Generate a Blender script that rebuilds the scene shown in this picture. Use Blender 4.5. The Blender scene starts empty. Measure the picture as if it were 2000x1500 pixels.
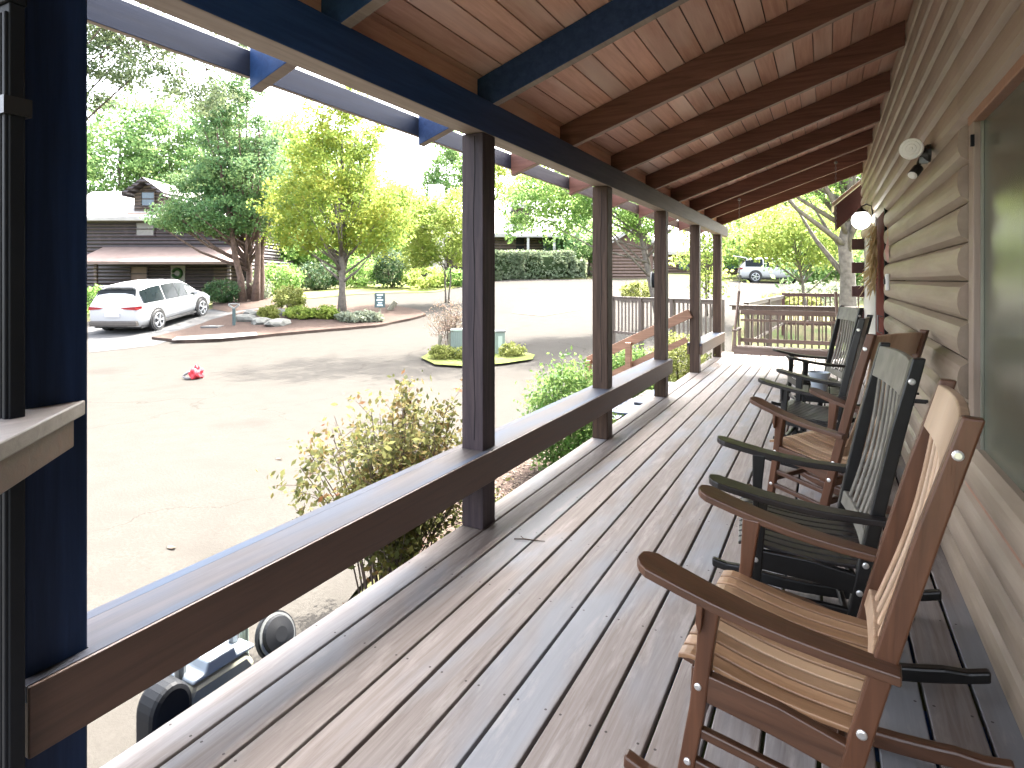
import bpy, bmesh, math, random
import numpy as np
from mathutils import Vector, Matrix, Euler
from mathutils.geometry import delaunay_2d_cdt
R = math.radians
random.seed(7); rng = np.random.default_rng(11)
sc = bpy.context.scene
C = sc.collection

# ------------------------------------------------------------------ camera, sky, sun, exposure
F = 1170.0; TAN = 615.0 / F; TH = math.atan(TAN); HZ = 547.0; CAMZ = 1.4
CT, ST = math.cos(TH), math.sin(TH)
cam = bpy.data.cameras.new('camera'); camo = bpy.data.objects.new('camera', cam); C.objects.link(camo)
camo.location = (0, 0, CAMZ); camo.rotation_euler = (R(90), 0, TH)
cam.sensor_width = 36; cam.lens = 36 * F / 2000; cam.shift_y = -(750 - HZ) / 2000
cam.clip_start = 0.02; cam.clip_end = 2000
sc.camera = camo
SUN_EL = 57; SUN_DIR = Vector((0.02, 0.98, 0)).normalized()   # horizontal direction towards the sun
w = bpy.data.worlds.new("World"); sc.world = w; w.use_nodes = True
nt = w.node_tree; bg = nt.nodes['Background']
sky = nt.nodes.new('ShaderNodeTexSky'); sky.sky_type = 'NISHITA'; sky.sun_disc = False
sky.sun_elevation = R(SUN_EL); sky.sun_rotation = math.atan2(SUN_DIR.x, SUN_DIR.y)
sky.air_density = 0.7; sky.dust_density = 6.0; sky.ozone_density = 0.6
hsv = nt.nodes.new('ShaderNodeHueSaturation'); hsv.inputs['Saturation'].default_value = .40      # thin white haze over the whole sky
nt.links.new(sky.outputs[0], hsv.inputs['Color']); nt.links.new(hsv.outputs[0], bg.inputs[0]); bg.inputs[1].default_value = 0.15
sun = bpy.data.lights.new('sun', 'SUN'); suno = bpy.data.objects.new('sun', sun); C.objects.link(suno)
sun.energy = 2.0; sun.angle = R(0.5); sun.color = (1.0, 0.95, 0.87)
d = Vector((SUN_DIR.x * math.cos(R(SUN_EL)), SUN_DIR.y * math.cos(R(SUN_EL)), math.sin(R(SUN_EL))))
suno.rotation_euler = d.to_track_quat('Z', 'Y').to_euler()
sc.view_settings.view_transform = 'Standard'; sc.view_settings.look = 'None'
sc.view_settings.exposure = 4.25; sc.view_settings.gamma = 1.0
sc.cycles.max_bounces = 8; sc.cycles.diffuse_bounces = 5; sc.cycles.transparent_max_bounces = 8

# ------------------------------------------------------------------ places
def P(px, py, D):                       # a point D metres ahead, seen at px, py
    lat = (px - 1000) * D / F
    return Vector((lat * CT - D * ST, lat * ST + D * CT, CAMZ - (py - HZ) * D / F))
CTRL = []
for y in (-8, -3, 0, 3, 6, 9, 12): CTRL += [(-2.2, y, -.75), (-5, y, -.75), (2, y, -.75)]
for px, py, D in [(380, 740, 13.2), (205, 760, 12), (500, 661, 20), (300, 665, 20), (180, 655, 21), (300, 645, 22), (397, 618, 24.5),
                  (750, 636, 24), (668, 612, 26.5), (600, 585, 31), (485, 582, 30), (300, 597, 33), (180, 597, 33), (420, 592, 33),
                  (900, 548, 42), (1000, 541, 43), (1120, 541, 43), (830, 590, 31), (1000, 600, 27), (1000, 650, 20), (880, 700, 16),
                  (1100, 690, 16), (1230, 548, 39), (1340, 545, 40), (1250, 585, 27), (1450, 553, 41), (1560, 552, 42), (1350, 600, 24),
                  (1480, 600, 22), (1600, 600, 24), (700, 570, 36), (540, 572, 36)]:
    v = P(px, py, D); CTRL.append(tuple(v))
for px, D, z in [(0, 75, 3.2), (300, 75, 3.5), (600, 75, 4), (900, 80, 4.5), (1200, 80, 5), (1500, 75, 4.5), (1800, 70, 2),
                 (100, 160, 9), (700, 160, 11), (1300, 160, 11), (1900, 160, 6), (-1500, 40, -.5), (2500, 30, 0), (-2500, 120, 2)]:
    v = P(px, 547, D); CTRL.append((v.x, v.y, z))
CTRL += [(0, -40, -.75), (-40, -40, -.75), (40, -40, -.75), (60, 40, 1), (-60, 0, -.6), (300, 300, 14), (-300, 300, 16), (-300, -300, 2), (300, -300, 2)]
cx = np.array(CTRL); n = len(cx)
A = np.zeros((n + 1, n + 1)); A[:n, :n] = np.hypot(cx[:, None, 0] - cx[None, :, 0], cx[:, None, 1] - cx[None, :, 1])
A[:n, n] = 1; A[n, :n] = 1; A[:n, :n] -= np.eye(n) * 0.6
coef = np.linalg.solve(A, np.append(cx[:, 2], 0))
def gz(x, y):
    x = np.atleast_1d(np.asarray(x, float)); y = np.atleast_1d(np.asarray(y, float))
    return np.hypot(x[:, None] - cx[None, :, 0], y[:, None] - cx[None, :, 1]) @ coef[:n] + coef[n]
def g1(x, y): return float(gz(x, y)[0])
def at(px, py, dmax=90):                # where the line of sight meets the ground
    Ds = np.arange(2, dmax, .1); lat = (px - 1000) * Ds / F
    X = lat * CT - Ds * ST; Y = lat * ST + Ds * CT; Z = CAMZ - (py - HZ) * Ds / F
    below = np.nonzero(Z < gz(X, Y))[0]
    i = below[0] if len(below) else len(Ds) - 1
    return Vector((X[i], Y[i], g1(X[i], Y[i])))
def on(px, D):
    v = P(px, 547, D); return Vector((v.x, v.y, g1(v.x, v.y)))
def deck_x(px, Y):                      # X of the vertical plane point seen at px for a given Y
    u = (px - 1000) / F; return (u - TAN) / (1 + u * TAN) * Y

# ------------------------------------------------------------------ materials
def mat(name):
    m = bpy.data.materials.new(name); m.use_nodes = True
    return m, m.node_tree, m.node_tree.nodes['Principled BSDF']
def ramp(nt, fac, stops):
    r = nt.nodes.new('ShaderNodeValToRGB'); e = r.color_ramp.elements
    while len(e) < len(stops): e.new(0.5)
    for k, (p, c) in enumerate(stops): e[k].position = p; e[k].color = (*c, 1)
    nt.links.new(fac, r.inputs[0]); return r.outputs[0]
def tex(nt, scale=(1, 1, 1), nscale=5, detail=4, rough=.55, dist=0, coord='Object', loc=None):
    tc = nt.nodes.new('ShaderNodeTexCoord'); mp = nt.nodes.new('ShaderNodeMapping'); mp.inputs['Scale'].default_value = scale
    nt.links.new(tc.outputs[coord], mp.inputs[0])
    no = nt.nodes.new('ShaderNodeTexNoise'); no.inputs['Scale'].default_value = nscale; no.inputs['Detail'].default_value = detail
    no.inputs['Roughness'].default_value = rough; no.inputs['Distortion'].default_value = dist
    if loc is not None:
        ad = nt.nodes.new('ShaderNodeVectorMath'); ad.operation = 'ADD'
        nt.links.new(mp.outputs[0], ad.inputs[0]); nt.links.new(loc, ad.inputs[1]); nt.links.new(ad.outputs[0], no.inputs['Vector'])
    else: nt.links.new(mp.outputs[0], no.inputs['Vector'])
    return no.outputs['Fac']
def mix(nt, a, b, fac, mode='MIX'):
    m = nt.nodes.new('ShaderNodeMix'); m.data_type = 'RGBA'; m.blend_type = mode
    for s, v in ((m.inputs[6], a), (m.inputs[7], b)):
        if isinstance(v, tuple): s.default_value = (*v, 1)
        else: nt.links.new(v, s)
    if isinstance(fac, (int, float)): m.inputs[0].default_value = fac
    else: nt.links.new(fac, m.inputs[0])
    return m.outputs[2]
def bump(nt, bsdf, h, strength, dist=.01):
    b = nt.nodes.new('ShaderNodeBump'); b.inputs['Strength'].default_value = strength; b.inputs['Distance'].default_value = dist
    nt.links.new(h, b.inputs['Height']); nt.links.new(b.outputs[0], bsdf.inputs['Normal'])
def island(nt):
    g = nt.nodes.new('ShaderNodeNewGeometry'); return g.outputs['Random Per Island']
def wood(name, c1, c2, axis='Y', rough=.5, wear=None, wearlim=(.55, .7), bs=.35, knots=False, isl=.25, spec=.5, ns=9, under=None):
    m, t, b = mat(name)
    sca = {'X': (.06, 1, 1), 'Y': (1, .06, 1), 'Z': (1, 1, .06)}[axis]
    iv = island(t); cb = t.nodes.new('ShaderNodeCombineXYZ')
    ml = t.nodes.new('ShaderNodeMath'); ml.operation = 'MULTIPLY'; ml.inputs[1].default_value = 37; t.links.new(iv, ml.inputs[0])
    for k in range(3): t.links.new(ml.outputs[0], cb.inputs[k])
    f = tex(t, sca, ns * 3.5, 6, .65, .6, loc=cb.outputs[0])
    col = ramp(t, f, [(.32, c1), (.68, c2)])
    lo = tex(t, tuple(min(1, s * 5) for s in sca), 2.2, 3, .5, 0, loc=cb.outputs[0])
    if wear:
        wf = ramp(t, lo, [(wearlim[0], (0, 0, 0)), (wearlim[1], (1, 1, 1))])
        col = mix(t, col, wear, wf)
    hs = t.nodes.new('ShaderNodeHueSaturation'); t.links.new(col, hs.inputs['Color'])
    mr = t.nodes.new('ShaderNodeMapRange'); t.links.new(iv, mr.inputs[0]); mr.inputs[3].default_value = 1 - isl; mr.inputs[4].default_value = 1 + isl
    t.links.new(mr.outputs[0], hs.inputs['Value'])
    fin = hs.outputs[0] if under is None else underside(t, hs.outputs[0], under, tuple(x * 1.4 for x in under), f)
    t.links.new(fin, b.inputs['Base Color'])
    rr = t.nodes.new('ShaderNodeMapRange'); t.links.new(f, rr.inputs[0]); rr.inputs[3].default_value = rough - .12; rr.inputs[4].default_value = rough + .15
    t.links.new(rr.outputs[0], b.inputs['Roughness']); b.inputs['Specular IOR Level'].default_value = spec
    bump(t, b, f, bs, .004)
    return m
def plain(name, col, rough=.5, metal=0, var=.12, ns=6, bs=.0, spec=.5, emit=0):
    m, t, b = mat(name)
    f = tex(t, (1, 1, 1), ns, 5)
    c = ramp(t, f, [(.3, tuple(x * (1 - var) for x in col)), (.7, tuple(min(1, x * (1 + var)) for x in col))])
    t.links.new(c, b.inputs['Base Color']); b.inputs['Roughness'].default_value = rough; b.inputs['Metallic'].default_value = metal
    b.inputs['Specular IOR Level'].default_value = spec
    if bs: bump(t, b, f, bs, .01)
    if emit: b.inputs['Emission Color'].default_value = (*col, 1); b.inputs['Emission Strength'].default_value = emit
    return m
def leafmat(name, cols, trans=.45, ns=.6, isl=.5):
    m, t, b = mat(name)
    iv = island(t); lo = tex(t, (1, 1, 1), ns, 2, .5)
    a = t.nodes.new('ShaderNodeMix'); a.data_type = 'FLOAT'; a.inputs[0].default_value = isl
    mr = t.nodes.new('ShaderNodeMapRange'); t.links.new(lo, mr.inputs[0]); mr.inputs[1].default_value = .3; mr.inputs[2].default_value = .7
    t.links.new(mr.outputs[0], a.inputs[2]); t.links.new(iv, a.inputs[3])
    k = len(cols) - 1
    col = ramp(t, a.outputs[0], [(i / k, c) for i, c in enumerate(cols)])
    t.links.new(col, b.inputs['Base Color']); b.inputs['Roughness'].default_value = .6; b.inputs['Specular IOR Level'].default_value = .15
    tr = t.nodes.new('ShaderNodeBsdfTranslucent')
    br = mix(t, col, (1, 1, .55), .25, 'MIX')
    br = mix(t, br, col, .6); t.links.new(br, tr.inputs[0])
    ms = t.nodes.new('ShaderNodeMixShader'); ms.inputs[0].default_value = trans
    out = t.nodes['Material Output']
    t.links.new(b.outputs[0], ms.inputs[1]); t.links.new(tr.outputs[0], ms.inputs[2]); t.links.new(ms.outputs[0], out.inputs[0])
    return m
def underside(t, col, c1, c2, f):       # bottom edge of the roof timbers, lightened to paint in ground bounce
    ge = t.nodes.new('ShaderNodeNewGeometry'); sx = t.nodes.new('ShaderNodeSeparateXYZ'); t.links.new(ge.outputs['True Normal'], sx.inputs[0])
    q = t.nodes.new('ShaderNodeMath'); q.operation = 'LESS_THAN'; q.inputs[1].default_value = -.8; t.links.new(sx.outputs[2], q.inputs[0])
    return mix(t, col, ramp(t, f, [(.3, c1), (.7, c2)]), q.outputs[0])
def sky_tint_timber(name, axis, near0=2.0, near1=5.2, k=1.0):                  # dark brown timber; blue sky cast painted into the near end, fading along it
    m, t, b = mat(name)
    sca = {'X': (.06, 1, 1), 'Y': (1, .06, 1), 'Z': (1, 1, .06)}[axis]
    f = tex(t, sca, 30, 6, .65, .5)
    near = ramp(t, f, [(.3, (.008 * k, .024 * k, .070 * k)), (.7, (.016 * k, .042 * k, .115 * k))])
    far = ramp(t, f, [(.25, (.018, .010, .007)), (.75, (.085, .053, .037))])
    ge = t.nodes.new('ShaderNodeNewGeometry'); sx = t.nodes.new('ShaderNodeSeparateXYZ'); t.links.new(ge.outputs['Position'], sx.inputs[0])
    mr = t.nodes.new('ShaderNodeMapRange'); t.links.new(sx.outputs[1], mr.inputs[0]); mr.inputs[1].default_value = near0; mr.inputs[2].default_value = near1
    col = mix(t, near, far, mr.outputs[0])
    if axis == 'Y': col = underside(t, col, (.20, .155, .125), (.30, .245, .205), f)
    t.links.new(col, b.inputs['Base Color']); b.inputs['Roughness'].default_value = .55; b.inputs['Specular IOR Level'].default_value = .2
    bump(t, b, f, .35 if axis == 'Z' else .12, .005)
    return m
M = {}
M['paint_z'] = sky_tint_timber('dark_timber_upright', 'Z', .9, 3.6, .7); M['paint_f'] = sky_tint_timber('fascia_paint', 'Y', 3, 9, .3); M['paint_y'] = sky_tint_timber('dark_timber_lengthwise', 'Y', 2.4, 6.5, 1.35)
M['rail'] = wood('rail_timber', (.052, .027, .017), (.092, .050, .033), 'Y', .5, (.12, .07, .05), (.62, .8), isl=.05)
M['cap'] = wood('rail_cap_timber', (.045, .038, .036), (.085, .073, .068), 'Y', .5, (.05, .066, .095), (.40, .62), isl=.05, spec=.06)  # bluish patches paint the sky's reflection onto the cap
M['orange'] = wood('stair_rail_timber', (.17, .080, .042), (.28, .15, .09), 'X', .5, isl=.05)
M['grey_wood'] = wood('grey_railing_timber', (.05, .036, .028), (.10, .075, .062), 'Z', .6, isl=.15)
M['ledge'] = wood('ledge_timber', (.13, .11, .10), (.22, .195, .175), 'Y', .45, isl=.05)
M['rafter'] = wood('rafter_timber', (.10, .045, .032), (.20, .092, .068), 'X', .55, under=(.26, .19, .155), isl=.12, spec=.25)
M['ceil'] = wood('ceiling_boards', (.50, .26, .18), (.68, .42, .31), 'Y', .55, (.75, .57, .47), (.5, .75), isl=.2)
M['swing'] = wood('swing_timber', (.17, .115, .085), (.29, .20, .16), 'X', .55, isl=.2)
M['brown'] = wood('brown_chair_stain', (.044, .019, .010), (.092, .040, .020), 'X', .38, (.10, .055, .033), (.55, .8), isl=.12)
M['brown_z'] = wood('brown_chair_stain_upright', (.062, .024, .011), (.115, .045, .020), 'Z', .36, isl=.12)
M['seat'] = wood('brown_seat_slats', (.17, .085, .04), (.33, .19, .10), 'X', .4, (.45, .30, .18), (.45, .7), isl=.2)
M['slat'] = wood('brown_back_slats', (.28, .17, .10), (.48, .33, .22), 'Z', .4, (.55, .40, .28), (.45, .7), isl=.12)
M['black'] = plain('black_chair_paint', (.004, .004, .004), .38, var=.4, ns=30, bs=.08)
M['black_top'] = plain('worn_black_paint', (.012, .0090, .0085), .42, var=.4, ns=20, bs=.08)  # slightly lighter black for arms, seats and tabletop
M['black_slat'] = plain('worn_black_slat_front', (.13, .12, .10), .45, var=.35, ns=12, bs=.08)  # worn black, lightened to carry street light on slats and back rails
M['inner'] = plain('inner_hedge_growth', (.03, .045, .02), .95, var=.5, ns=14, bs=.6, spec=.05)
M['bolt'] = plain('steel_bolt', (.65, .65, .63), .3, .8)
M['metal'] = plain('dark_metal', (.03, .03, .03), .4, .5)
M['steel'] = plain('galvanised_steel', (.2, .21, .21), .4, .6, bs=.1)
M['white_enamel'] = plain('white_enamel', (.22, .26, .30), .35)
M['metergrey'] = plain('meter_grey_paint', (.24, .24, .19), .45)
M['blackplastic'] = plain('black_plastic', (.008, .009, .011), .6, spec=.15)
M['rust'] = plain('rusty_pipe', (.16, .11, .07), .7, var=.4, bs=.2)
M['trim'] = wood('window_trim', (.24, .12, .075), (.34, .19, .13), 'Z', .5, isl=.05)
M['tan_trim'] = wood('tan_trim', (.24, .18, .14), (.31, .24, .19), 'Z', .5, isl=.05)
M['greytrim'] = plain('pale_corner_paint', (.28, .28, .27), .5, var=.06)
M['door'] = plain('oxblood_door_paint', (.085, .012, .009), .8, spec=.08)
M['redwood'] = plain('dark_red_paint', (.045, .012, .012), .5)
M['stone'] = plain('chimney_stone', (.42, .39, .35), .9, var=.35, ns=3, bs=.5)
M['white'] = plain('white_plastic', (.8, .8, .78), .35, var=.03)
M['pot'] = plain('grey_glazed_pot', (.30, .34, .38), .35)
M['roofmain'] = plain('pale_shingle_roof', (.26, .25, .24), .9, var=.15, ns=2, bs=.3)
M['roofpink'] = plain('tan_shingle_roof', (.12, .085, .072), .9, var=.15, ns=2, bs=.3)
M['bark'] = plain('grey_bark', (.11, .095, .08), .95, var=.35, ns=8, bs=.6)
M['bark_red'] = plain('cedar_bark', (.09, .058, .045), .95, var=.35, ns=8, bs=.6)
M['twig'] = plain('twig_bark', (.06, .04, .028), .9, var=.3)
M['carpaint'] = plain('white_car_paint', (.33, .335, .34), .22, var=.01)
M['tyre'] = plain('tyre_rubber', (.02, .02, .02), .8)
M['rim'] = plain('alloy_rim', (.45, .46, .48), .3, .6)
M['cladding'] = plain('grey_bumper', (.06, .052, .045), .6)
M['taillight'] = plain('red_tail_lens', (.16, .006, .008), .3, spec=.2)
M['plate'] = plain('number_plate', (.5, .5, .52), .4)
M['utility'] = plain('utility_green', (.15, .19, .165), .5, var=.08)
M['utility_top'] = plain('utility_pale_green', (.3, .36, .31), .5, var=.05)
M['postwood'] = plain('old_post_wood', (.16, .15, .11), .9, var=.3, ns=20, bs=.3)
M['rock'] = plain('pale_rock', (.10, .10, .088), .95, var=.35, ns=6, bs=.6)
M['signdark'] = plain('sign_face', (.035, .06, .06), .4)
M['signpale'] = plain('sign_lettering', (.5, .62, .66), .5)
M['red'] = plain('red_cloth', (.42, .025, .035), .7, var=.3, ns=20)
M['greycloth'] = plain('grey_strap', (.16, .155, .15), .8)
M['concrete'] = plain('kerb_concrete', (.075, .073, .069), .9, var=.15, ns=4, bs=.2)
M['fascia'] = plain('fascia_back', (.30, .22, .18), .8)
M['straw'] = plain('dried_corn_husk', (.52, .38, .20), .9, var=.3, ns=20)
M['pinkstar'] = plain('faded_red_star', (.45, .26, .22), .6)
# log siding of the cabin
m, t, b = mat('painted_log_siding')
f = tex(t, (1, .12, 1), 9, 5, .6, .3); lo = tex(t, (1, .35, 1), 1.6, 3, .5)
c = ramp(t, f, [(.3, (.21, .158, .112)), (.7, (.32, .253, .190))])
c = mix(t, c, (.28, .195, .155), ramp(t, lo, [(.48, (0, 0, 0)), (.72, (1, 1, 1))]))
hs = t.nodes.new('ShaderNodeHueSaturation'); t.links.new(c, hs.inputs['Color']); mr = t.nodes.new('ShaderNodeMapRange'); t.links.new(island(t), mr.inputs[0]); mr.inputs[3].default_value = .86; mr.inputs[4].default_value = 1.12; t.links.new(mr.outputs[0], hs.inputs['Value'])
c = mix(t, hs.outputs[0], (.10, .07, .05), ramp(t, tex(t, (1, .5, 1), 5, 6, .7, .4), [(.62, (0, 0, 0)), (.78, (.45, .45, .45))]))
t.links.new(c, b.inputs['Base Color']); b.inputs['Roughness'].default_value = .5; bump(t, b, f, .4, .006); M['logs'] = m
# deck boards
m, t, b = mat('worn_painted_deck')
iv = island(t); cb = t.nodes.new('ShaderNodeCombineXYZ'); ml = t.nodes.new('ShaderNodeMath'); ml.operation = 'MULTIPLY'; ml.inputs[1].default_value = 53
t.links.new(iv, ml.inputs[0]); t.links.new(ml.outputs[0], cb.inputs[0]); t.links.new(ml.outputs[0], cb.inputs[1])
f = tex(t, (1, .045, 1), 38, 7, .7, .9, loc=cb.outputs[0])
lo = tex(t, (1, .25, 1), 2.2, 4, .6, .4, loc=cb.outputs[0]); sp = tex(t, (1, .16, 1), 13, 6, .7, .2, loc=cb.outputs[0])
c = ramp(t, f, [(.25, (.125, .098, .082)), (.5, (.19, .16, .142)), (.75, (.255, .225, .203))])
c = mix(t, c, (.20, .215, .235), ramp(t, lo, [(.50, (0, 0, 0)), (.64, (.7, .7, .7))]))
c = mix(t, c, (.36, .33, .30), ramp(t, sp, [(.54, (0, 0, 0)), (.74, (.6, .6, .6))]))
c = mix(t, c, (.10, .072, .060), ramp(t, tex(t, (1, .16, 1), 4, 5, .7, .3), [(.60, (0, 0, 0)), (.75, (.65, .65, .65))]))
hs = t.nodes.new('ShaderNodeHueSaturation'); t.links.new(c, hs.inputs['Color'])
mr = t.nodes.new('ShaderNodeMapRange'); t.links.new(iv, mr.inputs[0]); mr.inputs[3].default_value = .85; mr.inputs[4].default_value = 1.15
t.links.new(mr.outputs[0], hs.inputs['Value']); t.links.new(hs.outputs[0], b.inputs['Base Color'])
mr = t.nodes.new('ShaderNodeMapRange'); t.links.new(sp, mr.inputs[0]); mr.inputs[3].default_value = .45; mr.inputs[4].default_value = .75
t.links.new(mr.outputs[0], b.inputs['Roughness']); b.inputs['Specular IOR Level'].default_value = .18; bump(t, b, f, .35, .003); M['deck'] = m
def dirt(name, c1, c2, c3, ns, bs=.6, rough=.95):
    m, t, b = mat(name)
    f = tex(t, (1, 1, 1), ns, 8, .7); lo = tex(t, (1, 1, 1), ns / 14, 4, .6)
    c = ramp(t, f, [(.3, c1), (.7, c2)]); c = mix(t, c, c3, ramp(t, lo, [(.42, (0, 0, 0)), (.64, (1, 1, 1))]))
    t.links.new(c, b.inputs['Base Color']); b.inputs['Roughness'].default_value = 1; b.inputs['Specular IOR Level'].default_value = .05; bump(t, b, f, bs, .02); return m
M['ground'] = dirt('forest_floor', (.05, .045, .025), (.11, .10, .05), (.05, .075, .022), 12)
M['lawn'] = dirt('lawn_grass', (.05, .075, .02), (.12, .14, .04), (.16, .16, .06), 14)
M['mulch'] = dirt('bark_mulch', (.030, .021, .017), (.080, .060, .050), (.05, .036, .030), 30)
M['road'] = dirt('pale_worn_asphalt', (.029, .0265, .0230), (.0455, .0425, .0378), (.0345, .0318, .028), 38, .25, .9)
M['drive'] = dirt('driveway_concrete', (.06, .06, .06), (.085, .083, .08), (.048, .05, .052), 20, .2, .9)
M['sand'] = dirt('sandy_verge', (.12, .10, .075), (.17, .145, .115), (.14, .12, .09), 25)
def math_(t, op, a, b_=None):
    n_ = t.nodes.new('ShaderNodeMath'); n_.operation = op
    for i_, v in enumerate((a, b_)):
        if v is None: continue
        if isinstance(v, (int, float)): n_.inputs[i_].default_value = v
        else: t.links.new(v, n_.inputs[i_])
    return n_.outputs[0]
# hairline cracks and sealed seams in the asphalt
t = M['road'].node_tree; b = t.nodes['Principled BSDF']; old = b.inputs['Base Color'].links[0].from_socket
tc = t.nodes.new('ShaderNodeTexCoord'); wn_ = t.nodes.new('ShaderNodeTexNoise'); wn_.inputs['Scale'].default_value = .9; wn_.inputs['Detail'].default_value = 6
t.links.new(tc.outputs['Object'], wn_.inputs['Vector']); wv = t.nodes.new('ShaderNodeVectorMath'); wv.operation = 'MULTIPLY_ADD'; wv.inputs[1].default_value = (1.6, 1.6, 0)
t.links.new(wn_.outputs['Color'], wv.inputs[0]); t.links.new(tc.outputs['Object'], wv.inputs[2])
vo = t.nodes.new('ShaderNodeTexVoronoi'); vo.feature = 'DISTANCE_TO_EDGE'; vo.inputs['Scale'].default_value = .22; t.links.new(wv.outputs[0], vo.inputs['Vector'])
cr = math_(t, 'MULTIPLY', math_(t, 'LESS_THAN', vo.outputs['Distance'], .0020), .32)
oil = ramp(t, tex(t, (1, 1, .1), .55, 3, .5), [(.62, (0, 0, 0)), (.74, (.35, .35, .35))])
c = mix(t, old, (.018, .016, .014), oil); c = mix(t, c, (.012, .010, .008), cr); t.links.new(c, b.inputs['Base Color'])
# screw heads in pairs over every joist
t = M['deck'].node_tree; b = t.nodes['Principled BSDF']; old = b.inputs['Base Color'].links[0].from_socket
tc = t.nodes.new('ShaderNodeTexCoord'); sx = t.nodes.new('ShaderNodeSeparateXYZ'); t.links.new(tc.outputs['Object'], sx.inputs[0])
dx = math_(t, 'SUBTRACT', math_(t, 'PINGPONG', math_(t, 'ADD', sx.outputs[0], 1.8563), .0765), .026)
dy = math_(t, 'PINGPONG', math_(t, 'ADD', sx.outputs[1], 1.881), .305)
dd = math_(t, 'SQRT', math_(t, 'ADD', math_(t, 'MULTIPLY', dx, dx), math_(t, 'MULTIPLY', dy, dy)))
c = mix(t, old, (.03, .022, .018), math_(t, 'MULTIPLY', math_(t, 'LESS_THAN', dd, .0045), .85)); t.links.new(c, b.inputs['Base Color'])
# siding of the far houses: dark logs with darker lines between
def siding(name, c1, c2, step=.22):
    m, t, b = mat(name)
    tc = t.nodes.new('ShaderNodeTexCoord'); sx = t.nodes.new('ShaderNodeSeparateXYZ'); t.links.new(tc.outputs['Object'], sx.inputs[0])
    q = t.nodes.new('ShaderNodeMath'); q.operation = 'MULTIPLY'; q.inputs[1].default_value = 2 * math.pi / step; t.links.new(sx.outputs[2], q.inputs[0])
    s = t.nodes.new('ShaderNodeMath'); s.operation = 'SINE'; t.links.new(q.outputs[0], s.inputs[0])
    c = ramp(t, s.outputs[0], [(.0, c1), (.45, c2)])
    n_ = tex(t, (1, 1, 1), 3, 4); c = mix(t, c, tuple(x * 1.5 for x in c2), ramp(t, n_, [(.5, (0, 0, 0)), (.8, (.7, .7, .7))]))
    t.links.new(c, b.inputs['Base Color']); b.inputs['Roughness'].default_value = .6; bump(t, b, s.outputs[0], .8, .04); return m
M['side_dark'] = siding('dark_log_siding', (.008, .005, .006), (.032, .021, .023))
M['side_brown'] = siding('brown_log_siding', (.022, .014, .010), (.065, .044, .034))
M['side_plain'] = plain('plain_brown_wall', (.085, .052, .040), .8, var=.12, ns=1)
M['side_tan'] = siding('tan_wall_siding', (.075, .045, .033), (.10, .062, .047))
def glass(name, col, rough=.08, spec=.8, ns=1.5):
    m, t, b = mat(name); f = tex(t, (1, 1, .5), ns, 3)
    c = ramp(t, f, [(.35, tuple(x * .75 for x in col)), (.65, tuple(x * 1.25 for x in col))])
    t.links.new(c, b.inputs['Base Color']); b.inputs['Roughness'].default_value = rough; b.inputs['Specular IOR Level'].default_value = spec; return m
M['glass'] = glass('screened_window_glass', (.085, .095, .070), .22, .6)
M['farglass'] = glass('far_window_glass', (.06, .09, .12), .1, .4)
M['blind'] = plain('window_blind', (.13, .125, .115), .6)
M['carglass'] = glass('car_glass', (.006, .009, .010), .15, .12)
L = {}
L['maple'] = leafmat('maple_leaves', [(0.048, 0.103, 0.010), (0.110, 0.184, 0.014), (0.184, 0.227, 0.016), (0.274, 0.233, 0.028)], .55)
L['cedar'] = leafmat('cedar_foliage', [(0.020, 0.062, 0.025), (0.041, 0.109, 0.038), (0.076, 0.151, 0.046), (0.118, 0.167, 0.050)], .3)
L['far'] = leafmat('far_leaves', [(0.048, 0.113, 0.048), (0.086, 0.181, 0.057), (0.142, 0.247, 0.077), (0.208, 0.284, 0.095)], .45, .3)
L['light'] = leafmat('pale_leaves', [(0.069, 0.137, 0.021), (0.137, 0.206, 0.028), (0.218, 0.274, 0.048), (0.287, 0.287, 0.069)], .55)
L['green'] = leafmat('fresh_green_leaves', [(0.034, 0.103, 0.021), (0.069, 0.165, 0.028), (0.116, 0.227, 0.041), (0.192, 0.261, 0.055)], .55)
L['dark'] = leafmat('dark_shrub_leaves', [(0.009, 0.031, 0.012), (0.019, 0.056, 0.019), (0.037, 0.081, 0.025)], .25)
L['hedge'] = leafmat('hedge_leaves', [(0.06, 0.09, 0.05), (0.11, 0.15, 0.085), (0.22, 0.25, 0.17)], .25)
L['nandina'] = leafmat('nandina_leaves', [(0.015, 0.022, 0.004), (0.034, 0.042, 0.006), (0.068, 0.070, 0.009), (0.10, 0.062, 0.014), (0.13, 0.018, 0.010)], .35, 2.5, .55)
L['pine'] = leafmat('pine_foliage', [(.02, .04, .02), (.04, .075, .032), (.075, .11, .04)], .4, 2)
L['box'] = leafmat('boxwood_leaves', [(0.016, 0.063, 0.008), (0.037, 0.105, 0.010), (0.074, 0.158, 0.019)], .4, 3)
L['yellow'] = leafmat('yellow_green_leaves', [(0.065, 0.093, 0.014), (0.131, 0.149, 0.028), (0.205, 0.214, 0.065)], .4, 2)
L['red'] = leafmat('reddish_leaves', [(0.136, 0.074, 0.062), (0.186, 0.124, 0.105), (0.236, 0.186, 0.136)], .4, 2)
L['sage'] = leafmat('sage_leaves', [(0.099, 0.118, 0.081), (0.161, 0.186, 0.136), (0.223, 0.248, 0.186)], .3, 2)

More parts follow.
